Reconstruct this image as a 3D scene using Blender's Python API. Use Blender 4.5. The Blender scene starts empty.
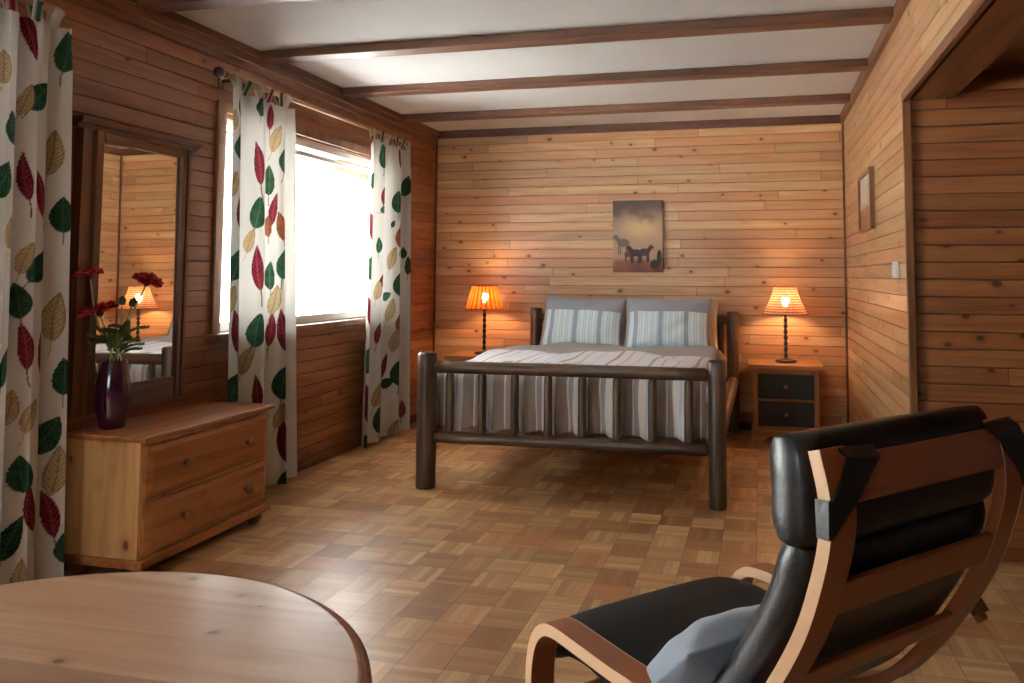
# A pine-clad cabin bedroom: log bed, curtains with leaf prints, dresser, mirror, armchair.
# Units are metres.  X runs right along the far wall, Y into the room, Z up; the floor is z = 0.
import bpy, math, random
import numpy as np
from mathutils import Matrix, Vector

C = bpy.context.scene.collection
rng = random.Random(7)
PI = math.pi

# room planes
XL, XR, YB, ZC = -2.86, 0.67, 6.60, 2.545
YJ = 3.86            # where the right wall ends and the side room opens
BH, BZ = 0.0785, 0.0556   # board height and phase of the wall panelling


# ------------------------------------------------------------------ mesh helpers
class MB:
    def __init__(s):
        s.v, s.f, s.uv = [], [], {}

    def add(s, vs, fs, uvs=None):
        b = len(s.v)
        s.v += [tuple(p) for p in vs]
        s.f += [tuple(b + i for i in f) for f in fs]
        if uvs is not None:
            for k, q in enumerate(uvs):
                s.uv[b + k] = q
        return s

    def box(s, x0, x1, y0, y1, z0, z1):
        vs = [(x, y, z) for z in (z0, z1) for y in (y0, y1) for x in (x0, x1)]
        return s.add(vs, [(0, 2, 3, 1), (4, 5, 7, 6), (0, 1, 5, 4), (2, 6, 7, 3), (0, 4, 6, 2), (1, 3, 7, 5)])

    def tube(s, pts, rad, n=14, cap=True, squash=None):
        pts = [Vector(p) for p in pts]
        if not isinstance(rad, (list, tuple)):
            rad = [rad] * len(pts)
        t0 = (pts[1] - pts[0]).normalized()
        up = Vector((0, 0, 1)) if abs(t0.z) < .9 else Vector((1, 0, 0))
        nrm = t0.cross(up).normalized()
        vs, fs = [], []
        for i, p in enumerate(pts):
            t = (pts[min(i + 1, len(pts) - 1)] - pts[max(i - 1, 0)]).normalized()
            nrm = (nrm - t * nrm.dot(t)).normalized()
            bn = t.cross(nrm)
            for k in range(n):
                a = 2 * PI * k / n
                vs.append(p + nrm * (math.cos(a) * rad[i]) + bn * (math.sin(a) * rad[i] * (squash or 1)))
        for i in range(len(pts) - 1):
            for k in range(n):
                a, b = i * n + k, i * n + (k + 1) % n
                fs.append((a, b, b + n, a + n))
        if cap:
            fs.append(tuple(range(n))[::-1])
            fs.append(tuple(range((len(pts) - 1) * n, len(pts) * n)))
        return s.add(vs, fs)

    def lathe(s, prof, c=(0, 0, 0), n=28, cap=True):
        vs, fs = [], []
        for r, z in prof:
            for k in range(n):
                a = 2 * PI * k / n
                vs.append((c[0] + r * math.cos(a), c[1] + r * math.sin(a), c[2] + z))
        for i in range(len(prof) - 1):
            for k in range(n):
                a, b = i * n + k, i * n + (k + 1) % n
                fs.append((a, b, b + n, a + n))
        if cap:
            fs.append(tuple(range(n))[::-1])
            fs.append(tuple(range((len(prof) - 1) * n, len(prof) * n)))
        return s.add(vs, fs)

    def prism(s, poly, lo, hi, axis='x'):
        """poly: 2D outline; axis x -> (y,z), y -> (x,z), z -> (x,y)"""
        def P(a, b, h):
            return {'x': (h, a, b), 'y': (a, h, b), 'z': (a, b, h)}[axis]
        n = len(poly)
        vs = [P(a, b, lo) for a, b in poly] + [P(a, b, hi) for a, b in poly]
        fs = [tuple(range(n))[::-1], tuple(range(n, 2 * n))]
        fs += [(i, (i + 1) % n, n + (i + 1) % n, n + i) for i in range(n)]
        return s.add(vs, fs)

    def band(s, path, u0, u1, th, side=1):
        """bent strip: path = (y,z) points of one face, extruded from x=u0 to x=u1, th thick"""
        pts = [Vector(p) for p in path]
        n = len(pts)
        off = []
        for i in range(n):
            t = (pts[min(i + 1, n - 1)] - pts[max(i - 1, 0)]).normalized()
            off.append(pts[i] + Vector((-t.y, t.x)) * th * side)
        vs = []
        for p, q in zip(pts, off):
            vs += [(u0, p.x, p.y), (u1, p.x, p.y), (u1, q.x, q.y), (u0, q.x, q.y)]
        fs = []
        for i in range(n - 1):
            a, b = i * 4, i * 4 + 4
            for k in range(4):
                fs.append((a + k, a + (k + 1) % 4, b + (k + 1) % 4, b + k))
        fs += [(0, 3, 2, 1), tuple(4 * (n - 1) + k for k in range(4))]
        return s.add(vs, fs)

    def grid(s, fn, nu, nv, uv=False, wrap_u=False):
        vs, uvs, fs = [], [], []
        for j in range(nv + 1):
            for i in range(nu + (0 if wrap_u else 1)):
                vs.append(fn(i / nu, j / nv))
                uvs.append((i / nu, j / nv))
        w = nu if wrap_u else nu + 1
        for j in range(nv):
            for i in range(nu):
                i2 = (i + 1) % nu if wrap_u else i + 1
                fs.append((j * w + i, j * w + i2, (j + 1) * w + i2, (j + 1) * w + i))
        return s.add(vs, fs, uvs if uv else None)

    def obj(s, name, mat, parent=None, smooth=False, bevel=0, seg=2, angle=35, subsurf=0, solid=0):
        me = bpy.data.meshes.new(name)
        me.from_pydata(s.v, [], s.f)
        if s.uv:
            l = me.uv_layers.new(name='UVMap')
            for lp in me.loops:
                l.data[lp.index].uv = s.uv.get(lp.vertex_index, (0, 0))
        o = bpy.data.objects.new(name, me)
        C.objects.link(o)
        fix_normals(me)
        for m in (mat if isinstance(mat, (list, tuple)) else [mat]):
            me.materials.append(m)
        if parent is not None:
            o.parent = parent
        if smooth:
            for p in me.polygons:
                p.use_smooth = True
        if solid:
            m = o.modifiers.new('thick', 'SOLIDIFY'); m.thickness = solid; m.offset = 0
        if bevel:
            m = o.modifiers.new('bevel', 'BEVEL'); m.width = bevel; m.segments = seg
            m.limit_method = 'ANGLE'; m.angle_limit = math.radians(angle)
        if subsurf:
            m = o.modifiers.new('sub', 'SUBSURF'); m.levels = m.render_levels = subsurf
        return o


def fix_normals(me):
    import bmesh
    bm = bmesh.new(); bm.from_mesh(me)
    bmesh.ops.recalc_face_normals(bm, faces=bm.faces)
    bm.to_mesh(me); bm.free()


def tag(o, label, cat, group=None):
    o['label'] = label; o['category'] = cat
    if group:
        o['group'] = group
    return o


def thing(name, label, cat, loc=(0, 0, 0), rz=0, group=None):
    o = bpy.data.objects.new(name, None)
    o.empty_display_size = .1
    o.location = loc; o.rotation_euler = (0, 0, rz)
    C.objects.link(o)
    return tag(o, label, cat, group)


def structure(o):
    o['kind'] = 'structure'
    return o


def dup(root, loc, label, group=None):
    r = root.copy(); C.objects.link(r); r.location = loc; r['label'] = label
    if group:
        r['group'] = group
    for ch in list(root.children):
        c = ch.copy(); C.objects.link(c); c.parent = r
        for g in list(ch.children):
            d = g.copy(); C.objects.link(d); d.parent = c
    return r


def spline(pts, n=8):
    """Catmull-Rom through 2D or 3D points"""
    P = [np.array(p, float) for p in pts]
    P = [2 * P[0] - P[1]] + P + [2 * P[-1] - P[-2]]
    out = []
    for i in range(1, len(P) - 2):
        for k in range(n):
            t = k / n
            out.append(tuple(.5 * (2 * P[i] + (P[i + 1] - P[i - 1]) * t + (2 * P[i - 1] - 5 * P[i] + 4 * P[i + 1] - P[i + 2]) * t * t
                                   + (3 * P[i] - P[i - 1] - 3 * P[i + 1] + P[i + 2]) * t ** 3)))
    out.append(tuple(P[-2]))
    return out


# ------------------------------------------------------------------ material helpers
def srgb(r, g, b):
    f = lambda c: (c / 255 / 12.92) if c / 255 <= .04045 else ((c / 255 + .055) / 1.055) ** 2.4
    return (f(r), f(g), f(b), 1)


class G:
    def __init__(s, name):
        s.m = bpy.data.materials.new(name)
        s.m.use_nodes = True
        s.t = s.m.node_tree
        s.t.nodes.clear()
        s.out = s.t.nodes.new('ShaderNodeOutputMaterial')

    def n(s, ty, **kw):
        x = s.t.nodes.new(ty)
        for k, v in kw.items():
            setattr(x, k, v)
        return x

    def put(s, sock, v):
        if v is None:
            return
        if isinstance(v, bpy.types.NodeSocket):
            s.t.links.new(v, sock)
        else:
            sock.default_value = v

    def math(s, op, a, b=None, c=None, clamp=False):
        x = s.n('ShaderNodeMath', operation=op, use_clamp=clamp)
        for i, v in enumerate((a, b, c)):
            s.put(x.inputs[i], v)
        return x.outputs[0]

    def mix(s, f, a, b, blend='MIX'):
        x = s.n('ShaderNodeMix', data_type='RGBA', blend_type=blend)
        s.put(x.inputs[0], f); s.put(x.inputs[6], a); s.put(x.inputs[7], b)
        return x.outputs[2]

    def vec(s, x, y, z):
        n = s.n('ShaderNodeCombineXYZ')
        for i, v in enumerate((x, y, z)):
            s.put(n.inputs[i], v)
        return n.outputs[0]

    def sep(s, v):
        n = s.n('ShaderNodeSeparateXYZ'); s.put(n.inputs[0], v)
        return n.outputs

    def coord(s, kind='Object'):
        return s.n('ShaderNodeTexCoord').outputs[kind]

    def noise(s, v, scale=1, detail=3, rough=.55, dist=0):
        n = s.n('ShaderNodeTexNoise')
        s.put(n.inputs['Vector'], v)
        n.inputs['Scale'].default_value = scale; n.inputs['Detail'].default_value = detail
        n.inputs['Roughness'].default_value = rough; n.inputs['Distortion'].default_value = dist
        return n.outputs['Fac']

    def white(s, v, dim='2D'):
        n = s.n('ShaderNodeTexWhiteNoise', noise_dimensions=dim)
        if dim == '1D':
            s.put(n.inputs['W'], v)
        else:
            s.put(n.inputs['Vector'], v)
        return n.outputs

    def ramp(s, v, a, b):
        """smooth 0..1 between a and b"""
        n = s.n('ShaderNodeMapRange', interpolation_type='SMOOTHSTEP')
        s.put(n.inputs[0], v); n.inputs[1].default_value = a; n.inputs[2].default_value = b
        return n.outputs[0]

    def bump(s, h, strength=.3, dist=.002):
        n = s.n('ShaderNodeBump')
        n.inputs['Strength'].default_value = strength; n.inputs['Distance'].default_value = dist
        s.put(n.inputs['Height'], h)
        return n.outputs[0]

    def pbr(s, col, rough=.5, normal=None, coat=0, coat_rough=.2, metal=0, sheen=0, spec=.5):
        n = s.n('ShaderNodeBsdfPrincipled')
        s.put(n.inputs['Base Color'], col); s.put(n.inputs['Roughness'], rough)
        s.put(n.inputs['Normal'], normal)
        n.inputs['Coat Weight'].default_value = coat; n.inputs['Coat Roughness'].default_value = coat_rough
        n.inputs['Metallic'].default_value = metal; n.inputs['Sheen Weight'].default_value = sheen
        n.inputs['Specular IOR Level'].default_value = spec
        s.t.links.new(n.outputs[0], s.out.inputs[0])
        return s.m


ALB = .62     # scales the wood tones down to weaken light bounced around the room


def wood(name, along, base, dark, red=None, across=None, row=None, phase=0, length=1.7, knots=.5, rough=.42, coat=.25,
         grain=22, knot_col=None, tone=.55, joint=True, alb=None, ks=1.0):
    """Pine with stretched grain, knots and (when row is set) boards of that height laid along one axis."""
    g = G(name)
    xyz = g.sep(g.coord())
    ax = {'x': 0, 'y': 1, 'z': 2}
    a = xyz[ax[along]]
    others = [i for i in range(3) if i != ax[along]]
    if across:
        others = [ax[across]] + [i for i in others if i != ax[across]]
    b, c = xyz[others[0]], xyz[others[1]]
    info = g.n('ShaderNodeObjectInfo').outputs['Random']
    red = red or dark
    base, dark, red = [(c[0] * (alb or ALB), c[1] * (alb or ALB), c[2] * (alb or ALB), 1) for c in (base, dark, red)]
    if row:
        rr = g.math('DIVIDE', g.math('SUBTRACT', b, phase), row)
        ri = g.math('FLOOR', rr)
        r1 = g.white(g.math('ADD', ri, 3.7), '1D')[0]
        aa = g.math('ADD', g.math('DIVIDE', a, length), g.math('MULTIPLY', r1, 17.3))
        ci = g.math('FLOOR', aa)
        wn = g.white(g.vec(ri, ci, 0))
        rnd = g.sep(wn[1])
        seed = g.math('MULTIPLY', wn[0], 60)
    else:
        rnd = None
        seed = g.math('MULTIPLY', info, 40)
    gv = g.vec(g.math('MULTIPLY_ADD', a, 1.3, seed), g.math('MULTIPLY', b, grain), g.math('MULTIPLY_ADD', c, grain, seed))
    gr = g.noise(gv, 1, 4, .6, .6)
    gv2 = g.vec(g.math('MULTIPLY_ADD', a, 5, seed), g.math('MULTIPLY', b, grain * 6), g.math('MULTIPLY', c, grain * 6))
    fine = g.noise(gv2, 1, 2, .5)
    col = g.mix(g.ramp(gr, .35, .72), base, dark)
    col = g.mix(g.math('MULTIPLY', g.ramp(fine, .45, .75), .25), col, dark)
    if rnd is not None:
        col = g.mix(g.math('MULTIPLY', g.ramp(rnd[0], .3, 1), tone), col, red)
        v = g.math('MULTIPLY_ADD', rnd[1], .34, .80)
        col = g.mix(1.0, col, g.vec(v, v, v), 'MULTIPLY')
    # knots
    if knots > 0:
        kv = g.vec(g.math('MULTIPLY_ADD', a, 6.0, seed), g.math('MULTIPLY', b, 9.0), g.math('MULTIPLY', c, 9.0) if not row else 0.0)
        vo = g.n('ShaderNodeTexVoronoi', voronoi_dimensions='2D' if row else '3D', feature='F1')
        g.put(vo.inputs['Vector'], kv); vo.inputs['Scale'].default_value = 1.0
        pick = g.math('LESS_THAN', g.sep(vo.outputs['Color'])[0], knots)
        size = g.math('MULTIPLY_ADD', g.sep(vo.outputs['Color'])[1], .07 * ks, .07 * ks)
        ratio = g.math('DIVIDE', vo.outputs['Distance'], size)
        core = g.math('MULTIPLY', g.math('SUBTRACT', 1.0, g.ramp(ratio, .65, 1.15)), pick)
        halo = g.math('MULTIPLY', g.math('SUBTRACT', 1.0, g.ramp(ratio, .8, 3.2)), pick)
        col = g.mix(g.math('MULTIPLY', halo, .45), col, red)
        col = g.mix(g.math('MULTIPLY', core, .92), col, knot_col or (dark[0] * .25, dark[1] * .2, dark[2] * .2, 1))
    if row and joint:
        fr = g.math('MULTIPLY', g.math('FRACT', aa), length)
        jn = g.math('LESS_THAN', fr, .004)
        col = g.mix(g.math('MULTIPLY', jn, .8), col, (dark[0] * .2, dark[1] * .18, dark[2] * .18, 1))
        fz = g.math('MULTIPLY', g.math('FRACT', rr), row)
        gv_ = g.math('LESS_THAN', g.math('MINIMUM', fz, g.math('SUBTRACT', row, fz)), .0022)
        col = g.mix(g.math('MULTIPLY', gv_, .5), col, (dark[0] * .2, dark[1] * .18, dark[2] * .18, 1))
    nrm = g.bump(gr, .12, .002)
    return g.pbr(col, g.math('MULTIPLY_ADD', gr, .15, rough - .07), nrm, coat, .25)


def plain(name, col, rough=.5, coat=0, metal=0, sheen=0, var=.12, scale=30, bump=.1, spec=.5):
    g = G(name)
    n = g.noise(g.coord(), scale, 3)
    dk = (col[0] * (1 - var * 2), col[1] * (1 - var * 2), col[2] * (1 - var * 2), 1)
    return g.pbr(g.mix(n, dk, col), rough, g.bump(n, bump, .003), coat, .15, metal, sheen, spec)


# pine colours (the varnished boards are warm amber)
PB, PD, PR = srgb(224, 162, 104), srgb(190, 118, 64), srgb(188, 98, 52)
M = {}
M['wall_x'] = wood('pine_boards_x', 'x', PB, PD, PR, 'z', BH, BZ, 1.5, .15, .40, .25)
M['wall_y'] = wood('shaded_pine_boards_y', 'y', srgb(218, 142, 84), srgb(176, 98, 50), srgb(168, 80, 42), 'z', BH, BZ, 1.5, .19, .40, .3, alb=.47)  # left wall: same pine, its shade darkened into the colour
LB, LD, LR = srgb(226, 184, 136), srgb(200, 148, 98), srgb(196, 124, 78)      # far and right walls: same pine, daylight on them lightened into the colour
M['wall_back'] = wood('lit_pine_boards_x', 'x', LB, LD, LR, 'z', BH, BZ, 1.5, .19, .40, .25, alb=.80)
M['wall_right'] = wood('lit_pine_boards_y', 'y', LB, LD, LR, 'z', BH, BZ, 1.5, .16, .36, .35, alb=.78)
M['side_x'] = wood('side_room_boards', 'x', srgb(200, 130, 76), srgb(156, 92, 50), srgb(152, 74, 38), 'z', BH, BZ, 2.6, .2, .45, .2, alb=.66)  # browner than the main room to paint in the dimmer light here
M['dark_x'] = wood('brown_boards_x', 'x', srgb(120, 72, 42), srgb(86, 50, 30), None, 'z', BH, BZ, 1.5, .15)  # for the unseen front and outer walls, made dark to soak up fill light
M['dark_y'] = wood('brown_boards_y', 'y', srgb(120, 72, 42), srgb(86, 50, 30), None, 'z', BH, BZ, 1.5, .15)
M['trim_x'] = wood('trim_wood_x', 'x', srgb(120, 66, 34), srgb(84, 42, 22), knots=.08)
M['trim_y'] = wood('trim_wood_y', 'y', srgb(150, 86, 46), srgb(104, 56, 28), knots=.08)
M['trim_z'] = wood('trim_wood_z', 'z', srgb(140, 84, 48), srgb(100, 56, 30), knots=.08)
M['casing'] = wood('casing_wood', 'z', srgb(172, 112, 62), srgb(126, 76, 40), knots=.08)
M['beam'] = wood('beam_wood', 'x', srgb(132, 80, 50), srgb(92, 54, 33), knots=.15, rough=.5)
M['dresser_y'] = wood('dresser_pine_y', 'y', srgb(206, 134, 74), srgb(172, 98, 50), srgb(164, 84, 42), knots=.2)
M['dresser_z'] = wood('dresser_pine_z', 'z', srgb(226, 178, 118), srgb(200, 146, 88), srgb(180, 112, 58), knots=.8, grain=16, alb=.8)
M['stand_x'] = wood('stand_pine_x', 'x', srgb(214, 150, 84), srgb(184, 118, 60), knots=.15)
M['stand_z'] = wood('stand_pine_z', 'z', srgb(206, 140, 76), srgb(174, 108, 54), knots=.12)
M['table_x'] = wood('table_pine', 'x', srgb(214, 170, 132), srgb(188, 136, 98), srgb(160, 100, 64), 'y', .14, .03, 9, .42, .33, .35, knot_col=srgb(84, 46, 28), ks=.55, joint=False, tone=.35)
M['table_rim'] = wood('table_rim_wood', 'z', srgb(150, 66, 42), srgb(116, 46, 30), knots=0, rough=.34, alb=.8)
M['log_x'] = wood('dark_log_x', 'x', srgb(116, 86, 60), srgb(72, 50, 34), knots=.12, rough=.42, coat=.35, grain=30)
M['log_z'] = wood('dark_log_z', 'z', srgb(116, 86, 60), srgb(72, 50, 34), knots=.12, rough=.42, coat=.35, grain=30)
M['log_y'] = wood('side_log_y', 'y', srgb(150, 96, 52), srgb(110, 66, 36), knots=.12, rough=.42, coat=.3)
M['mirror_wood_z'] = wood('mirror_frame_z', 'z', srgb(140, 86, 48), srgb(98, 56, 32), knots=.06, rough=.4)
M['mirror_wood_y'] = wood('mirror_frame_y', 'y', srgb(140, 86, 48), srgb(98, 56, 32), knots=.06, rough=.4)
M['chair_wood'] = plain('birch_laminate', srgb(146, 80, 44), .38, .2, var=.1, scale=14)
M['chair_edge'] = plain('birch_laminate_edge', srgb(214, 172, 132), .45, var=.08, scale=40)
M['leather'] = plain('black_leather', srgb(17, 18, 20), .40, .12, var=.2, scale=90, bump=.35)
M['seat_leather'] = plain('worn_black_seat_leather', srgb(15, 15, 17), .62, 0, var=.2, scale=90, bump=.3, spec=.22)
M['black_cloth'] = plain('black_lining', srgb(20, 20, 21), .9, var=.2, scale=200)
M['denim'] = plain('grey_blue_cotton', srgb(140, 152, 168), .85, sheen=.3, var=.16, scale=160, bump=.3)
M['black_paint'] = plain('black_drawer_paint', srgb(28, 27, 27), .42, .1)
M['knob_pine'] = plain('turned_pine_knob', srgb(196, 128, 68), .35, .3)
M['knob_brown'] = plain('turned_brown_knob', srgb(132, 82, 44), .32, .4)
M['lamp_wood'] = plain('dark_turned_wood', srgb(40, 27, 21), .3, .4)
M['rod_wood'] = plain('rod_wood', srgb(182, 140, 96), .35, .3)
M['rod_dark'] = plain('finial_wood', srgb(78, 46, 28), .35, .3)
M['vase'] = plain('plum_glaze', srgb(52, 14, 42), .14, .7, var=.1, scale=8, bump=0)
M['stem'] = plain('flower_stem_green', srgb(176, 180, 120), .6)
M['leaf'] = plain('flower_leaf_green', srgb(92, 128, 70), .6, var=.25, scale=40)
M['petal'] = plain('red_petal', srgb(196, 24, 36), .7, var=.22, scale=60, bump=.3)
M['bud'] = plain('flower_bud', srgb(62, 66, 52), .7)
M['white_plastic'] = plain('white_plastic', srgb(226, 228, 226), .35, var=.02)
M['white_paint'] = plain('white_window_paint', srgb(232, 230, 224), .45, var=.03)
M['sheet'] = plain('cream_cotton', srgb(222, 204, 178), .9, sheen=.2, var=.05, scale=120, bump=.2)
M['brass'] = plain('brass', srgb(150, 112, 58), .3, metal=1, var=.05)
M['soil'] = plain('outdoor_gravel', srgb(222, 222, 222), .95, var=.06, scale=8)
M['porch'] = plain('porch_boards', srgb(212, 206, 196), .7, var=.05)


def ceiling_mat():
    g = G('white_ceiling_board')
    n = g.noise(g.coord(), 55, 4, .6)
    n2 = g.noise(g.coord(), 2.2, 2)
    return g.pbr(g.mix(n2, srgb(190, 188, 184), srgb(202, 200, 197)), .8, g.bump(n, .25, .004))
M['ceiling'] = ceiling_mat()


def parquet():
    """basket-weave mosaic parquet: square blocks of five fingers, turned by 90 degrees from block to block"""
    g = G('parquet')
    T = .16
    p = g.sep(g.coord())
    x = g.math('DIVIDE', g.math('SUBTRACT', p[0], -0.9906), T)
    y = g.math('DIVIDE', g.math('SUBTRACT', p[1], 2.4052), T)
    ix, iy = g.math('FLOOR', x), g.math('FLOOR', y)
    fx, fy = g.math('FRACT', x), g.math('FRACT', y)
    par = g.math('FLOORED_MODULO', g.math('ADD', ix, iy), 2.0)      # 0: fingers along X, 1: along Y
    inv = g.math('SUBTRACT', 1.0, par)
    across = g.math('ADD', g.math('MULTIPLY', fy, inv), g.math('MULTIPLY', fx, par))
    along = g.math('ADD', g.math('MULTIPLY', fx, inv), g.math('MULTIPLY', fy, par))
    sf = g.math('MULTIPLY', across, 5.0)
    si, ff = g.math('FLOOR', sf), g.math('FRACT', sf)
    w1 = g.white(g.vec(ix, iy, si), '3D')
    w2 = g.white(g.vec(g.math('ADD', ix, 31.3), iy, 7.0), '3D')
    r1, r2 = g.sep(w1[1]), g.sep(w2[1])
    gv = g.vec(g.math('MULTIPLY', along, .9), g.math('MULTIPLY', sf, 2.6), g.math('MULTIPLY', w1[0], 90))
    gr = g.noise(gv, 1.6, 4, .6, .4)
    A, B, R_ = srgb(224, 184, 132), srgb(160, 106, 64), srgb(166, 100, 58)
    col = g.mix(g.math('MULTIPLY', r1[0], .62), A, B)
    col = g.mix(g.math('MULTIPLY', g.ramp(r2[0], .35, 1), .6), col, R_)
    col = g.mix(g.math('MULTIPLY', g.ramp(gr, .45, .75), .4), col, B)
    v = g.math('ADD', g.math('MULTIPLY_ADD', r2[1], .34, .64), g.math('MULTIPLY', r1[1], .16))
    col = g.mix(1.0, col, g.vec(v, v, v), 'MULTIPLY')
    e1 = g.math('MINIMUM', ff, g.math('SUBTRACT', 1.0, ff))
    e2 = g.math('MINIMUM', g.math('MINIMUM', fx, g.math('SUBTRACT', 1.0, fx)), g.math('MINIMUM', fy, g.math('SUBTRACT', 1.0, fy)))
    dk = (B[0] * .3, B[1] * .27, B[2] * .25, 1)
    col = g.mix(g.math('MULTIPLY', g.math('LESS_THAN', e1, .025), .35), col, dk)
    col = g.mix(g.math('MULTIPLY', g.math('LESS_THAN', e2, .010), .6), col, dk)
    return g.pbr(col, g.math('MULTIPLY_ADD', r1[2], .10, .36), g.bump(gr, .06, .001), .25, .25)
M['parquet'] = parquet()


def glass_mat():
    g = G('window_glass')
    tr = g.n('ShaderNodeBsdfTransparent'); gl = g.n('ShaderNodeBsdfGlossy')
    tr.inputs[0].default_value = (.96, .98, .97, 1); gl.inputs['Roughness'].default_value = .02
    lw = g.n('ShaderNodeLayerWeight'); lw.inputs[0].default_value = .5
    fr = g.math('MULTIPLY_ADD', g.math('POWER', lw.outputs['Facing'], 5.0), .6, .04)
    mx = g.n('ShaderNodeMixShader')
    g.put(mx.inputs[0], fr); g.put(mx.inputs[1], tr.outputs[0]); g.put(mx.inputs[2], gl.outputs[0])
    g.put(g.out.inputs[0], mx.outputs[0])
    return g.m
M['glass'] = glass_mat()


def mirror_mat():
    g = G('mirror_silver')
    gl = g.n('ShaderNodeBsdfGlossy'); gl.inputs[0].default_value = (.88, .88, .86, 1); gl.inputs['Roughness'].default_value = .01
    g.put(g.out.inputs[0], gl.outputs[0])
    return g.m
M['mirror'] = mirror_mat()


def bulb_mat():
    g = G('lit_bulb')
    e = g.n('ShaderNodeEmission'); e.inputs[0].default_value = (1, .62, .34, 1); e.inputs[1].default_value = BULB
    g.put(g.out.inputs[0], e.outputs[0])
    return g.m


def shade_mat(name, col, thru, open_, weave):
    """thin lamp shade: part lets light through diffusely, tiny gaps of the weave let the bulb show"""
    g = G(name)
    uv = g.sep(g.coord('UV'))
    if weave:
        w = g.n('ShaderNodeTexWave', wave_type='BANDS', bands_direction='Y')
        g.put(w.inputs['Vector'], g.vec(g.math('MULTIPLY', uv[0], 1.0), uv[1], 0))
        w.inputs['Scale'].default_value = 3.4; w.inputs['Distortion'].default_value = 3; w.inputs['Detail Scale'].default_value = 14
        n = g.noise(g.vec(g.math('MULTIPLY', uv[0], 90), g.math('MULTIPLY', uv[1], 26), 0), 1, 3)
        pat = g.math('MULTIPLY_ADD', w.outputs['Fac'], .6, g.math('MULTIPLY', n, .5))
    else:
        n = g.noise(g.vec(g.math('MULTIPLY', uv[0], 70), g.math('MULTIPLY', uv[1], 8), 0), 1, 3)
        st = g.math('PINGPONG', g.math('MULTIPLY', uv[0], 44), 1.0)
        pat = g.math('MULTIPLY_ADD', st, .35, g.math('MULTIPLY', n, .6))
    dk = (col[0] * .30, col[1] * .22, col[2] * .16, 1)
    c = g.mix(g.ramp(pat, .3, .7), dk, col)
    d = g.n('ShaderNodeBsdfDiffuse'); g.put(d.inputs[0], c)
    t = g.n('ShaderNodeBsdfTranslucent'); g.put(t.inputs[0], c)
    m1 = g.n('ShaderNodeMixShader'); m1.inputs[0].default_value = thru
    g.put(m1.inputs[1], d.outputs[0]); g.put(m1.inputs[2], t.outputs[0])
    tp = g.n('ShaderNodeBsdfTransparent')
    m2 = g.n('ShaderNodeMixShader'); g.put(m2.inputs[0], g.math('MULTIPLY', g.ramp(pat, .3, .8), open_))
    g.put(m2.inputs[1], m1.outputs[0]); g.put(m2.inputs[2], tp.outputs[0])
    g.put(g.out.inputs[0], m2.outputs[0])
    return g.m


def print_mat(name, trans, rough=.9):
    """cloth that carries its printed pattern in the colour attribute 'print'; thin enough to glow when lit from behind"""
    g = G(name)
    at = g.n('ShaderNodeAttribute'); at.attribute_name = 'print'
    n = g.noise(g.coord(), 320, 2)
    d = g.n('ShaderNodeBsdfDiffuse'); g.put(d.inputs[0], at.outputs['Color']); g.put(d.inputs['Normal'], g.bump(n, .15, .001))
    t = g.n('ShaderNodeBsdfTranslucent'); g.put(t.inputs[0], at.outputs['Color'])
    mx = g.n('ShaderNodeMixShader'); mx.inputs[0].default_value = trans
    g.put(mx.inputs[1], d.outputs[0]); g.put(mx.inputs[2], t.outputs[0])
    g.put(g.out.inputs[0], mx.outputs[0])
    return g.m


def art_mat(name):
    g = G(name)
    at = g.n('ShaderNodeAttribute'); at.attribute_name = 'print'
    n = g.noise(g.coord(), 400, 2)
    return g.pbr(at.outputs['Color'], .6, g.bump(n, .2, .001))


def stripes(g, u, table, period):
    """repeat of (end, colour) stripes over one period"""
    f = g.math('FRACT', g.math('DIVIDE', u, period))
    col = table[0][1]
    prev = table[0][0]
    for end, c in table[1:]:
        col = g.mix(g.math('GREATER_THAN', f, prev), col, c)
        prev = end
    return col


def duvet_mat():
    """UV in metres: U across the bed, V from the foot hem (0) up and along the bed"""
    g = G('striped_duvet_cover')
    uv = g.sep(g.coord('UV'))
    taupe, pale, blue, cream, grey = srgb(146, 132, 122), srgb(222, 222, 226), srgb(190, 206, 226), srgb(226, 218, 206), srgb(160, 154, 152)
    long_ = stripes(g, uv[0], [(.25, taupe), (.30, cream), (.46, grey), (.52, pale), (.68, cream), (.74, blue), (.90, pale), (1., taupe)], .19)
    blocks = stripes(g, uv[0], [(.08, srgb(166, 132, 128)), (.3, pale), (.36, srgb(190, 176, 184)), (.62, pale), (.68, blue), (1., pale)], .27)
    plain_ = srgb(146, 138, 136)
    col = g.mix(g.math('GREATER_THAN', uv[1], .52), long_, blocks)
    col = g.mix(g.math('GREATER_THAN', uv[1], 1.28), col, plain_)
    n = g.noise(g.coord('UV'), 260, 2)
    return g.pbr(g.mix(g.math('MULTIPLY', n, .2), col, taupe), .9, g.bump(n, .2, .001), sheen=.2)


def sham_mat():
    """UV 0..1: a plain taupe band over stripes"""
    g = G('striped_pillow_cover')
    uv = g.sep(g.coord('UV'))
    top, white, aqua, grey = srgb(164, 168, 178), srgb(234, 242, 244), srgb(196, 222, 228), srgb(164, 178, 194)
    fine = stripes(g, uv[0], [(.28, white), (.5, aqua), (.66, white), (.84, aqua), (1., white)], .072)
    bars = g.math('FRACT', g.math('DIVIDE', g.math('ADD', uv[0], .20), .30))
    col = g.mix(g.math('LESS_THAN', bars, .17), fine, grey)
    col = g.mix(g.math('GREATER_THAN', uv[1], .71), col, top)
    edge = g.math('MAXIMUM', g.math('ABSOLUTE', g.math('SUBTRACT', uv[0], .5)), 0.0)
    col = g.mix(g.math('GREATER_THAN', edge, .462), col, srgb(156, 152, 156))
    n = g.noise(g.coord('UV'), 200, 2)
    return g.pbr(g.mix(g.math('MULTIPLY', n, .12), col, grey), .9, g.bump(n, .15, .001), sheen=.2)
M['duvet'] = duvet_mat()
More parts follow.
